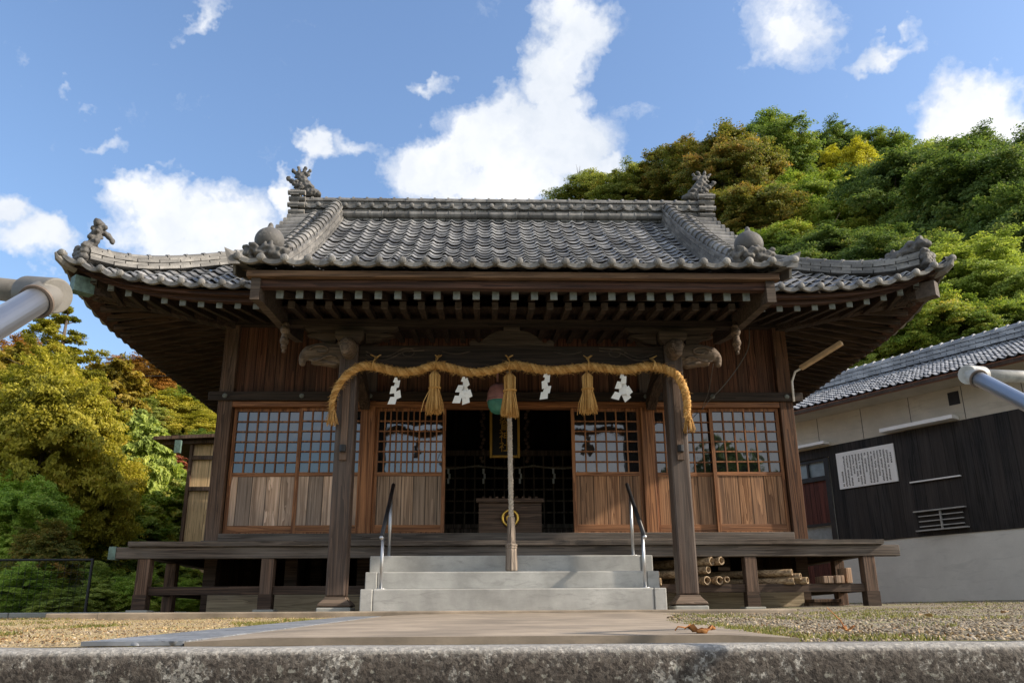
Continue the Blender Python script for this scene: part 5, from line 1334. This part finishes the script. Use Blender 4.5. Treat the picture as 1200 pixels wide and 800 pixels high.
TREES = [
(-7.14,13.20,0.35,0.56,0.44,'bright','bright green bush at the lower left corner behind the wire fence'),
(-6.13,13.40,0.23,0.44,0.31,'moss','mossy bush between the wire fence and the light green shrub'),
(-5.54,13.60,0.29,0.44,0.32,'bright','bright green bush low behind the left corner post of the veranda'),
(-6.45,18.50,1.02,0.65,0.62,'bright','bright green bush against the annex wall'),
(-7.51,19.00,1.33,0.74,0.64,'moss','moss-green bush behind the left veranda end, above the bright ones'),
(-5.36,15.00,0.26,0.43,0.32,'bright','lowest bright green bush under the left veranda between its posts'),
(-6.35,12.90,0.14,0.44,0.23,'moss','low moss-green bush at the foot of the wire fence'),
(-7.31,16.50,1.07,0.58,0.52,'green','green bush between the golden trees and the veranda'),
(-7.77,24.00,1.92,0.71,0.96,'moss','moss-green bush seen between annex and veranda post'),
(-25.21,68.00,18.34,2.26,1.87,'orange','orange-brown tree highest on the far hill beside the shrine eave'),
(-20.09,48.00,10.63,1.67,1.30,'olive','olive tree low on the far hill behind the conifer'),
(-14.95,44.00,8.38,1.34,1.00,'green','green tree on the far hill behind the annex roof corner'),
(-11.43,28.00,4.17,0.95,0.86,'olive','olive-brown tree on the near slope below the red tree'),
(9.90,74.10,40.49,3.39,2.07,'olive','broad olive tree at the left end of the hilltop wood above the roof ridge'),
(13.01,68.94,38.06,3.32,2.26,'olive','olive-brown tree on the skyline above the right half of the ridge'),
(16.46,65.50,36.54,3.47,2.62,'rust','rust-tinged tree behind the right-hand fish finial'),
(17.71,55.18,31.24,3.32,3.12,'rust','orange and green tree just right of the fish finial, with many rusty leaves'),
(23.28,60.34,35.64,3.10,2.87,'green','mid-green tree on the skyline between the rusty tree and the dark domed tree'),
(30.28,65.50,39.63,3.69,2.98,'dark','dark domed tree forming the highest point of the hill skyline'),
(35.60,67.22,40.91,3.64,2.74,'green','green tree on the skyline right of the highest dome'),
(26.74,53.46,29.88,1.86,2.78,'yellow','bright yellow tree standing out among the dark green hill trees'),
(36.70,62.06,36.81,3.50,2.67,'moss','green tree with yellowish top on the right of the skyline'),
(38.32,58.62,34.97,3.17,2.53,'dark','dark green tree on the skyline right of the yellow-topped one'),
(38.15,53.46,31.35,3.27,2.69,'dark','dark tree at the right edge of the skyline below the cloud'),
(35.58,46.58,25.85,3.26,3.33,'dark','dark tree cut by the right edge of the picture'),
(14.30,41.42,20.58,2.44,1.92,'rust','rust-flecked green tree behind the right peach ornament'),
(18.77,44.86,22.90,2.66,2.19,'lime','light green tree below the dark domed tree'),
(19.09,39.70,19.13,2.34,2.02,'lime','yellowish-green tree half way down the hill, below the bright yellow one'),
(21.33,37.98,20.59,2.90,2.33,'dark','big dark layered tree in the middle of the hill right of the yellow tree'),
(20.79,31.96,16.64,2.73,2.18,'dark','largest dark green tree with a spreading crown at the right of the hill'),
(19.68,27.66,12.84,1.95,1.92,'dark','dark spreading tree half outside the picture on the right'),
(12.07,32.82,14.92,1.55,1.05,'lime','lime-yellow low tree directly behind the right descending ridge'),
(13.50,31.10,13.80,1.95,1.21,'dark','dark shrubby tree above the right corner ridge'),
(14.59,27.66,11.85,1.80,1.26,'dark','dark green tree behind the right lion ornament'),
(15.70,25.94,10.59,1.91,1.24,'moss','green tree with visible crooked branches right of the lion ornament'),
(16.28,24.22,9.40,1.40,1.15,'moss','moss-green tree at the right edge, half way down the slope'),
(12.22,23.02,8.21,1.31,1.03,'lime','lime-green bush covered in yellowing leaves under the right roof corner'),
(13.73,22.84,7.83,1.30,0.82,'green','green bush behind the side building roof, right of the lime one'),
(11.25,24.22,7.60,1.20,0.96,'moss','mossy green bush in the gap between shrine roof and side building'),
(15.38,22.84,7.79,1.10,0.82,'dark','dark bush above the side building roof at the right edge'),
(-8.23,15.50,3.06,1.16,1.66,'gold','rounded golden tree at the left edge, lower than the pointed golden-green one'),
(-7.52,16.00,2.03,0.79,1.13,'gold','smaller golden-green tree leaning out below the right side of the pointed one'),
(-11.22,19.00,4.76,0.98,1.27,'amber','amber-leaved tree at the left edge behind the rounded golden tree'),
(-7.93,14.30,1.40,0.78,0.94,'bright','pale green willowy tree low at the left edge by the fence'),
(-8.96,21.00,3.64,0.85,1.29,'moss','olive tree between the golden trees and the hill beyond'),
(-10.46,22.00,5.52,1.00,1.06,'amber','amber tree right below the conifer'),
(-17.29,30.00,8.78,1.25,0.83,'orange','orange treetop at the left edge under the handrail'),
(-25.05,62.00,17.24,2.58,1.71,'orange','orange tree on the far hill with a rounded top'),
(-28.28,64.00,17.86,1.73,1.36,'orange','small orange tree on the far hill beside the conifer'),
(-20.08,57.00,13.96,2.12,1.44,'lime','yellow-green tree on the far hill by the shrine eave'),
(-21.10,55.00,12.77,2.37,1.38,'gold','golden tree in the middle of the far hill'),
(-22.03,66.00,17.80,1.79,1.68,'dark','dark green tree on the far hill just under the shrine eave'),
(-17.82,50.00,10.56,2.14,1.04,'gold','low golden tree on the far hill above the annex roof'),
(-14.84,38.00,6.53,1.00,0.78,'red','dark red tree on the far slope left of the annex'),
(-12.41,33.00,4.60,1.12,0.94,'moss','mossy tree under the red one on the far slope'),
(-12.26,30.00,3.59,0.89,0.91,'green','green tree on the far slope under the olive tree'),
(-7.64,18.00,1.43,0.81,0.79,'lime','full light green bush behind the left end of the veranda'),
(-7.62,20.50,2.06,0.93,0.82,'lime','bright green bush to the left of the annex wall'),
(-6.31,17.00,0.54,0.59,0.54,'lime','bright green bush seen under the left end of the veranda'),
(-6.40,14.60,0.43,0.51,0.37,'lime','light green flowering shrub next to the left veranda post'),
(-7.10,15.00,0.47,0.49,0.44,'moss','mossy shrub right behind the wire fence'),
(-7.18,13.80,0.54,0.61,0.43,'bright','green shrub growing through the wire fence'),
(-7.05,13.6,.86,.52,.50,'rust','sparse orange-leaved shrub rising above the wire fence'),
]
for i, (x, y, z, rx, rz, pal, lab) in enumerate(TREES):
    if x > 28 and y > 50: z -= 1.3
    if 16 < x < 30 and y > 60: z += .4
    if 0 < x <= 16 and y > 60: z -= 1.1
    g = min(T(x, y), z - rz*.9); bush = (z - g) < rz*1.6 or 'bush' in lab or 'shrub' in lab
    if y < 22 and x < -8: g = min(g, T(x, y))
    t = thing('bush' if 'bush' in lab or 'shrub' in lab else 'tree', lab, 'bush' if 'bush' in lab or 'shrub' in lab else 'tree', (x, y, g - .1),
              ('trees on the far left hill' if y > 28 else 'trees beside the terrace') if x < 0 else 'trees on the wooded hill')
    rnd = random.Random(i*7 + 3)
    near = rx > 84/984*14 or (x < 0 and y < 17)
    me = (CROWNS_FINE[i % 4] if near or y < 30 and x > 0 else CROWNS_FLAT[i % 3] if pal == 'dark' and y < 62 else CROWNS[i % 7])
    o = bpy.data.objects.new('crown', me); COL.objects.link(o); o.parent = t
    if not me.materials: me.materials.append(LEAF['green'])
    o.material_slots[0].link = 'OBJECT'; o.material_slots[0].material = LEAF[pal]
    o.location = (0, 0, z - (g - .1)); o.scale = ((rx*1.32, rx*1.32, rz*1.22) if y > 62 and x > 0 else (rx*1.48, rx*1.48, rz*1.36) if x > 0 else (rx*1.5, rx*1.5, rz*1.4) if y > 28 else (rx*1.32, rx*1.32, rz*1.22)); o.rotation_euler = (0, 0, rnd.random()*2*PI)
    trunk(t, (x, y, g - .1), (x + rnd.uniform(-.2, .2)*rx, y, z + rz*.25), max(.05, rx*.11), rx*.95, i)
# conifer with a pointed, open top
cx, cy, cz0, cz1 = -9.15, 17.0, -2.6, 6.32
r = np.random.default_rng(5); C = []; N = []; S = []; V = []
br = []
k = 0
for lev in np.linspace(0, 1, 40):
    z = cz1 - .10 - lev*8.2; L0 = .16 + 2.45*lev**.66
    for j in range(10 if lev > .12 else 4):
        th = r.uniform(0, 2*PI); L = L0*r.uniform(.45, 1.12); droop = r.uniform(-.02, .30)
        e = np.array([math.cos(th)*L, math.sin(th)*L, L*droop]); br.append(((cx, cy, z - .1), (cx + e[0], cy + e[1], z + e[2])))
        cv = r.normal(.5, .2) - .15*(lev < .25)
        for q in range(max(1, int(2 + L*2.2))):
            uq = r.uniform(.25, 1.05); m = int(150 + 95*L); c = np.array([cx, cy, z]) + e*uq + r.normal(size=3)*.09*L
            u = r.normal(size=(m, 3)); u /= np.linalg.norm(u, axis=1)[:, None]; u *= r.random((m, 1))**.5
            P = c + u*np.array([.24, .24, .10])*(.45 + .28*L)
            C.append(P); N.append(r.normal(size=(m, 3))*.5 + [math.cos(th)*.3, math.sin(th)*.3, .8]); S.append(.031*r.uniform(.5, 1.3, size=m)); V.append(cv + r.normal(0, .16, size=m))
t = thing('conifer', 'tallest pointed golden-green tree with a thin open top, left of the shrine eave', 'tree', (cx, cy, cz0), 'trees beside the terrace')
me = leaf_mesh('crown', np.vstack(C) - np.array([cx, cy, cz0]), np.vstack(N), np.concatenate(S), np.concatenate(V), r); me.materials.append(LEAF['gold'])
o = bpy.data.objects.new('crown', me); COL.objects.link(o); o.parent = t
mb = MB(); mb.tube([(cx, cy, cz0), (cx, cy, 3), (cx, cy, cz1)], [.2, .12, .015], 8)
for a, b in br[::2]: mb.tube([a, b], [.02, .005], 4)
mb.build('trunk', BARK, t, smooth=True)
# trees behind the photographer, seen only as reflections in the right-hand windows
for i, (x, y, h) in enumerate(((3.9, -13, 5.4), (6.6, -12, 5.2), (9.2, -12.5, 6.8), (11.9, -13, 6.0))):
    t = thing('tree', ('dark tree behind the approach stairs, nearest their middle', 'lowest dark tree behind the approach stairs', 'tallest dark tree behind the approach stairs', 'dark tree furthest right behind the approach stairs')[i], 'tree', (x, y, -2.6), 'trees behind the approach')
    o = bpy.data.objects.new('crown', CROWNS[i]); COL.objects.link(o); o.parent = t
    o.material_slots[0].link = 'OBJECT'; o.material_slots[0].material = LEAF['green']; o.location = (0, 0, h - 2.2 + 2.6); o.scale = (1.75, 1.75, 2.3)
    trunk(t, (x, y, -2.6), (x, y, h - 1.2), .2, 1.5, 90 + i)
# undergrowth below the trees: one uncountable mass of low leaves
def scatter_leaves(name, pts_fn, n, size, mat, seed, lab, cat):
    r = np.random.default_rng(seed); P = pts_fn(r, n)
    me = leaf_mesh(name, P, r.normal(size=(len(P), 3))*.6 + [0, 0, .8], size*r.uniform(.5, 1.3, size=len(P)), r.uniform(0, 1, size=len(P)), r); me.materials.append(mat)
    o = bpy.data.objects.new(name, me); COL.objects.link(o); o['kind'] = 'stuff'; o['label'] = lab; o['category'] = cat; return o
def under_left(r, n):
    x = r.uniform(-40, -4.5, n); y = r.uniform(12.3, 60, n)**1.0; k = (y > 12.4) & ((x < -8.4) | (y > 12.4)) & ~((x > -8.2) & (y < 12.3)) & ~((x > -7.3) & (y > 16.8) & (y < 27))
    x, y = x[k], y[k]; z = np.array([T(a, b) for a, b in zip(x, y)]) + r.uniform(0, 1, len(x))**1.5*(1.4 + .4*np.sin(x*1.3)*np.cos(y*.9))
    return np.stack([x, y, z], 1)
scatter_leaves('undergrowth', under_left, 26000, .13, LEAF['moss'], 21, 'low leafy undergrowth covering the slope left of the terrace', 'undergrowth')
def under_right(r, n):
    x = r.uniform(2, 60, n); y = r.uniform(22.6, 80, n); z = np.array([T(a, b) for a, b in zip(x, y)]) + r.uniform(0, 1, n)**1.4*1.6
    return np.stack([x, y, z], 1)
scatter_leaves('hill_undergrowth', under_right, 60000, .22, LEAF['dark'], 22, 'dark leafy undergrowth between the trees of the wooded hill', 'undergrowth')

# fence on the left edge: posts and wire mesh
for i, (xa, xb) in enumerate(((-9.6, -7.6), (-7.55, -5.75))):
    fy = 12.25
    t = thing('wire_fence', ('left panel of the rusty dark wire fence overgrown by shrubs' , 'right panel of the rusty dark wire fence, ending by the light green shrub')[i], 'fence', (xa, fy, -.1), 'wire fence panels')
    mb = MB()
    for x in (xa, xb): mb.tube([(x, fy, -.5), (x, fy, .78)], .022, 8)
    mb.tube([(xa, fy, .76), (xb, fy, .76)], .016, 6); mb.tube([(xa, fy, .05), (xb, fy, .05)], .012, 6); mb.build('frame', DARKM, t)
    mb = MB(); n = int((xb - xa)/.09)
    for k in range(n): mb.tube([(xa + k*.09, fy, .05), (xa + k*.09, fy, .76)], .003, 3, cap=False)
    for k in range(8): mb.tube([(xa, fy, .05 + k*.09), (xb, fy, .05 + k*.09)], .003, 3, cap=False)
    mb.build('wire_mesh', DARKM, t)
mb = MB(); mb.lathe([(.045, -.1), (.045, .16), (.03, .18)], (-5.06, 8.6, .0), 10); tag(mb.build('marker_post', PLAST), 'short pale marker post at the left edge of the gravel', 'post')

# ------------------------------------------------------------------ ground litter
def pebbles(name, n, region, smin, smax, mat, seed, lab):
    r = random.Random(seed); vs = []; fs = []; var = []
    bm = bmesh.new(); bmesh.ops.create_icosphere(bm, subdivisions=1, radius=1); bv = np.array([v.co[:] for v in bm.verts]); bf = np.array([[v.index for v in f.verts] for f in bm.faces]); bm.free()
    V = []; F = []; A = []
    for i in range(n):
        x, y = region(r)
        s = smin + (smax - smin)*r.random()**2.2; sc = np.array([s*r.uniform(.7, 1.2), s*r.uniform(.7, 1.2), s*r.uniform(.45, .8)]); a = r.random()*6.28
        p = bv*sc; p = np.stack([p[:,0]*math.cos(a) - p[:,1]*math.sin(a), p[:,0]*math.sin(a) + p[:,1]*math.cos(a), p[:,2]], 1) + [x, y, GR(x, y) + s*.15]
        F.append(bf + len(V)*len(bv)); V.append(p); A += [r.random()]*len(bf)
    V = np.vstack(V); F = np.vstack(F); me = bpy.data.meshes.new(name); me.vertices.add(len(V)); me.vertices.foreach_set('co', V.reshape(-1))
    me.loops.add(F.size); me.loops.foreach_set('vertex_index', F.reshape(-1).astype(np.int32)); me.polygons.add(len(F)); me.polygons.foreach_set('loop_start', np.arange(0, F.size, 3, dtype=np.int32))
    at = me.attributes.new('var', 'FLOAT', 'FACE'); at.data.foreach_set('value', np.array(A, np.float32)); me.update(); me.materials.append(mat)
    o = bpy.data.objects.new(name, me); COL.objects.link(o); o['kind'] = 'stuff'; o['label'] = lab; o['category'] = 'gravel'; return o
def path_right(y): return (.62 if y < 4 else .62 + (y - 4)*.19)
def reg_r(r):
    while True:
        y = 2.44 + 9.2*r.random()**1.6; x = path_right(y) - .05 + r.random()**1.2*(1.2 + y*.72)
        if y > 7.1 and x < 2.35 or (y > 8.1 and x < 4.35): continue
        return x, y
def reg_l(r):
    while True:
        y = 2.46 + 9.2*r.random()**1.5; x = -1.42 - r.random()*(.6 + y*.62)
        if (y > 7.1 and x > -3.45) or (y > 8.1 and x > -4.35) or x < -7.9: continue
        return x, y
pebbles('gravel', 26000, reg_r, .0032, .0105, PEB, 1, 'grey and tan gravel right of the concrete path')
pebbles('loose_gravel', 9000, reg_l, .0025, .007, PEB, 2, 'tan gravel and straw left of the drain cover')
def litter(name, n, reg, size, pal, seed, lab):
    r2 = random.Random(seed)
    def fn(r, n):
        out = []
        for i in range(n):
            x, y = reg(r2); out.append((x, y, GR(x, y) + .008 + .006*r2.random()))
        return np.array(out)
    return scatter_leaves(name, fn, n, size, pal, seed, lab, 'leaf litter')
DRY = var_mat('dry_leaves', [(0,(.13,.065,.03)),(.4,(.30,.19,.09)),(.8,(.46,.33,.17)),(1,(.55,.43,.26))], .8)
litter('leaf_litter', 14000, reg_l, .0048, DRY, 31, 'dry brown leaf bits scattered over the left gravel')
litter('leaf_litter', 3500, reg_r, .0065, DRY, 32, 'dry leaf bits scattered over the right gravel')
def grass(name, n, reg, seed, lab, hmax, cond):
    r = random.Random(seed); C = []; mb = MB()
    while n > 0:
        x, y = reg(r)
        if mnoise.noise(Vector((x*1.1, y*1.1, seed))) < cond: continue
        n -= 1; z = GR(x, y); 
        for b in range(4):
            mb.cv = r.random(); a = r.random()*6.28; h = hmax*r.uniform(.35, 1); w = .0022; bx = x + r.uniform(-.015,.015); by = y + r.uniform(-.015,.015)
            ex, ey = math.cos(a)*h*.6, math.sin(a)*h*.6
            mb.add([(bx - w, by, z), (bx + w, by, z), (bx + ex, by + ey, z + h)], [(0,1,2)])
    o = mb.build(name, GRASSM, None); o['kind'] = 'stuff'; o['label'] = lab; o['category'] = 'grass'
GRASSM = var_mat('short_grass', [(0,(.10,.12,.02)),(.5,(.21,.22,.045)),(1,(.38,.33,.11))], .8, .2)
grass('grass', 2200, reg_l, 3, 'short yellow-green grass in patches on the left gravel', .022, .22)
grass('weeds', 2200, reg_r, 4, 'low green weeds in patches along the right gravel', .024, .12)
# curled dry leaf on the path edge, bigger leaves, a twig
mb = MB()
lc = Vector((.335, 2.52, G(.33, 2.5) + .045)); rows = 9
vs = []
for i in range(rows):
    u = i/(rows-1); w = .034*math.sin(PI*min(.98, max(.06, u*.92 + .06)))
    for j in range(7):
        v = j/6*2 - 1; a = v*2.0
        vs.append(lc + Vector((-.045 + .09*u, math.sin(a)*w*.8, -.020 + (1 - math.cos(a))*w*.36 + .010*math.sin(u*7 + 1) + .005*math.sin(u*19 + v*3))))
mb.add(vs, [(i*7+j, i*7+j+1, (i+1)*7+j+1, (i+1)*7+j) for i in range(rows-1) for j in range(6)])
mb.tube([lc + Vector((-.045, 0, -.008)), lc + Vector((-.062, .004, -.006)), lc + Vector((-.072, -.002, -.016))], .0022, 5)
DL = wood('curled_leaf_brown', (.30,.11,.03), (.52,.25,.085), (.35,.2,.1), 'X', greyamt=.25)
lf = mb.build('dry_leaf', DL, smooth=True); tag(lf, 'curled orange-brown dry leaf lying on the path edge above the granite kerb', 'leaf')
def small_leaf(x, y, s, c, lab, a):
    mb = MB(); z = GR(x, y) + .02; vs = []
    for i in range(6):
        u = i/5; w = s*.42*math.sin(PI*min(.97, u*.94 + .04))
        for v in (-1, 0, 1): vs.append((x + math.cos(a)*(u - .5)*s*1.4 - math.sin(a)*v*w, y + math.sin(a)*(u - .5)*s*1.4 + math.cos(a)*v*w, z + .25*w*abs(v) + .006*math.sin(u*5)))
    mb.add(vs, [(i*3+j, i*3+j+1, (i+1)*3+j+1, (i+1)*3+j) for i in range(5) for j in range(2)]); tag(mb.build('fallen_leaf', c, smooth=True), lab, 'leaf', 'fallen leaves on the right gravel')
TANL = flat('pale_dry_leaf', (.45,.31,.17), .8); WHL = flat('bleached_leaf', (.72,.68,.62), .8)
small_leaf(1.95, 4.4, .07, TANL, 'largest tan fallen leaf on the right gravel, near the kerb', .5); small_leaf(2.9, 5.3, .06, TANL, 'tan fallen leaf on the gravel in front of the concrete wall', 1.4); small_leaf(3.35, 5.6, .06, DL, 'brown fallen leaf farthest right on the gravel', .2); small_leaf(1.55, 5.2, .045, WHL, 'small whitish leaf on the gravel below the right corner post', .1)
mb = MB(); tx, ty = 1.0, 3.1
mb.tube([(tx, ty, GR(tx, ty)), (tx - .02, ty, GR(tx, ty) + .04), (tx - .055, ty + .02, GR(tx, ty) + .085)], [.003, .0025, .0015], 5)
for k in range(5): a = k*1.3; mb.tube([(tx, ty, GR(tx, ty) + .004), (tx + math.cos(a)*.03, ty + math.sin(a)*.03, GR(tx, ty) + .022)], [.004, .003], 4)
tag(mb.build('dead_weed', DL), 'dead brown weed with one leaning stalk beside the right kerb edge', 'weed')

# ------------------------------------------------------------------ stair handrails beside the photographer
RIM = flat('brownish_socket_rim', (.16,.12,.095), .6, nscale=30, namt=.4)
def stair_rail(J, side, r, paint, lab, d, out):
    J = Vector(J); d = Vector(d)
    t = thing('stair_handrail', lab, 'handrail', (J.x, J.y, -1.0), 'handrails of the approach stairs')
    mb = MB(); e = J + d*1.9; mb.tube([J + Vector((0,-.012,-.008)), e], r, 24); mb.build('steel_pipe', STEEL, t, smooth=True)
    out = Vector(out).normalized()
    mb = MB()
    # elbow fitting: a short barrel across, a socket towards the stairs
    b = -out
    A0 = J + b*r*1.15; A1 = J + out*r*2.6
    dd = d.normalized()
    mb.tube([A0, A0 + out*r*.12, A1], [r*1.27, r*1.34, r*1.27], 40)
    mb.tube([J - dd*r*.2, J + dd*r*1.55], [r*1.24, r*1.24], 40)
    mb.build('elbow_fitting', paint, t, smooth=False, remesh=r*.05)
    mb = MB(); q0 = J + dd*r*1.53; a_ = dd.orthogonal().normalized(); b_ = dd.cross(a_); n_ = 40; vs = []
    for (dq, rr) in ((0, 1.22), (.14, 1.30), (.28, 1.26), (.28, 1.05), (0, 1.05)):
        vs += [q0 + dd*r*dq + (a_*math.cos(2*PI*j/n_) + b_*math.sin(2*PI*j/n_))*r*rr for j in range(n_)]
    mb.add(vs, [(i*n_+j, i*n_+(j+1) % n_, ((i+1) % 5)*n_+(j+1) % n_, ((i+1) % 5)*n_+j) for i in range(5) for j in range(n_)])
    mb.build('socket_rim', RIM, t, smooth=False, recalc=True)
    mb = MB(); far = J + out*.75; mb.tube([A1 - out*.01, far], r*.90, 24)
    mb.tube([J + out*.33, J + out*.37], r*1.15, 24)
    mb.build('cross_pipe', paint, t, smooth=True)
    mb = MB(); mb.tube([far, (far.x, far.y, -1.2)], r*.9, 20); mb.tube([e, (e.x, e.y, -2.6)], r*.9, 20); mb.build('support_post', STEEL, t, smooth=True)
    mb = MB(); mb.ico(far, r*1.3, 2); mb.build('corner_cap', paint, t, smooth=True)
stair_rail((-.985, 1.28, .421), -1, .0215, GREYPIPE, 'grey elbow and shiny steel handrail cutting into the left edge of the view', (0, -1, -.80), (-1.0, .55, .30))
stair_rail((1.165, 2.36, .605), 1, .0215, GREYPIPE2, 'chalky white elbow and shiny steel handrail cutting into the right edge of the view', (.02, -1, -.66), (1.0, .55, .14))
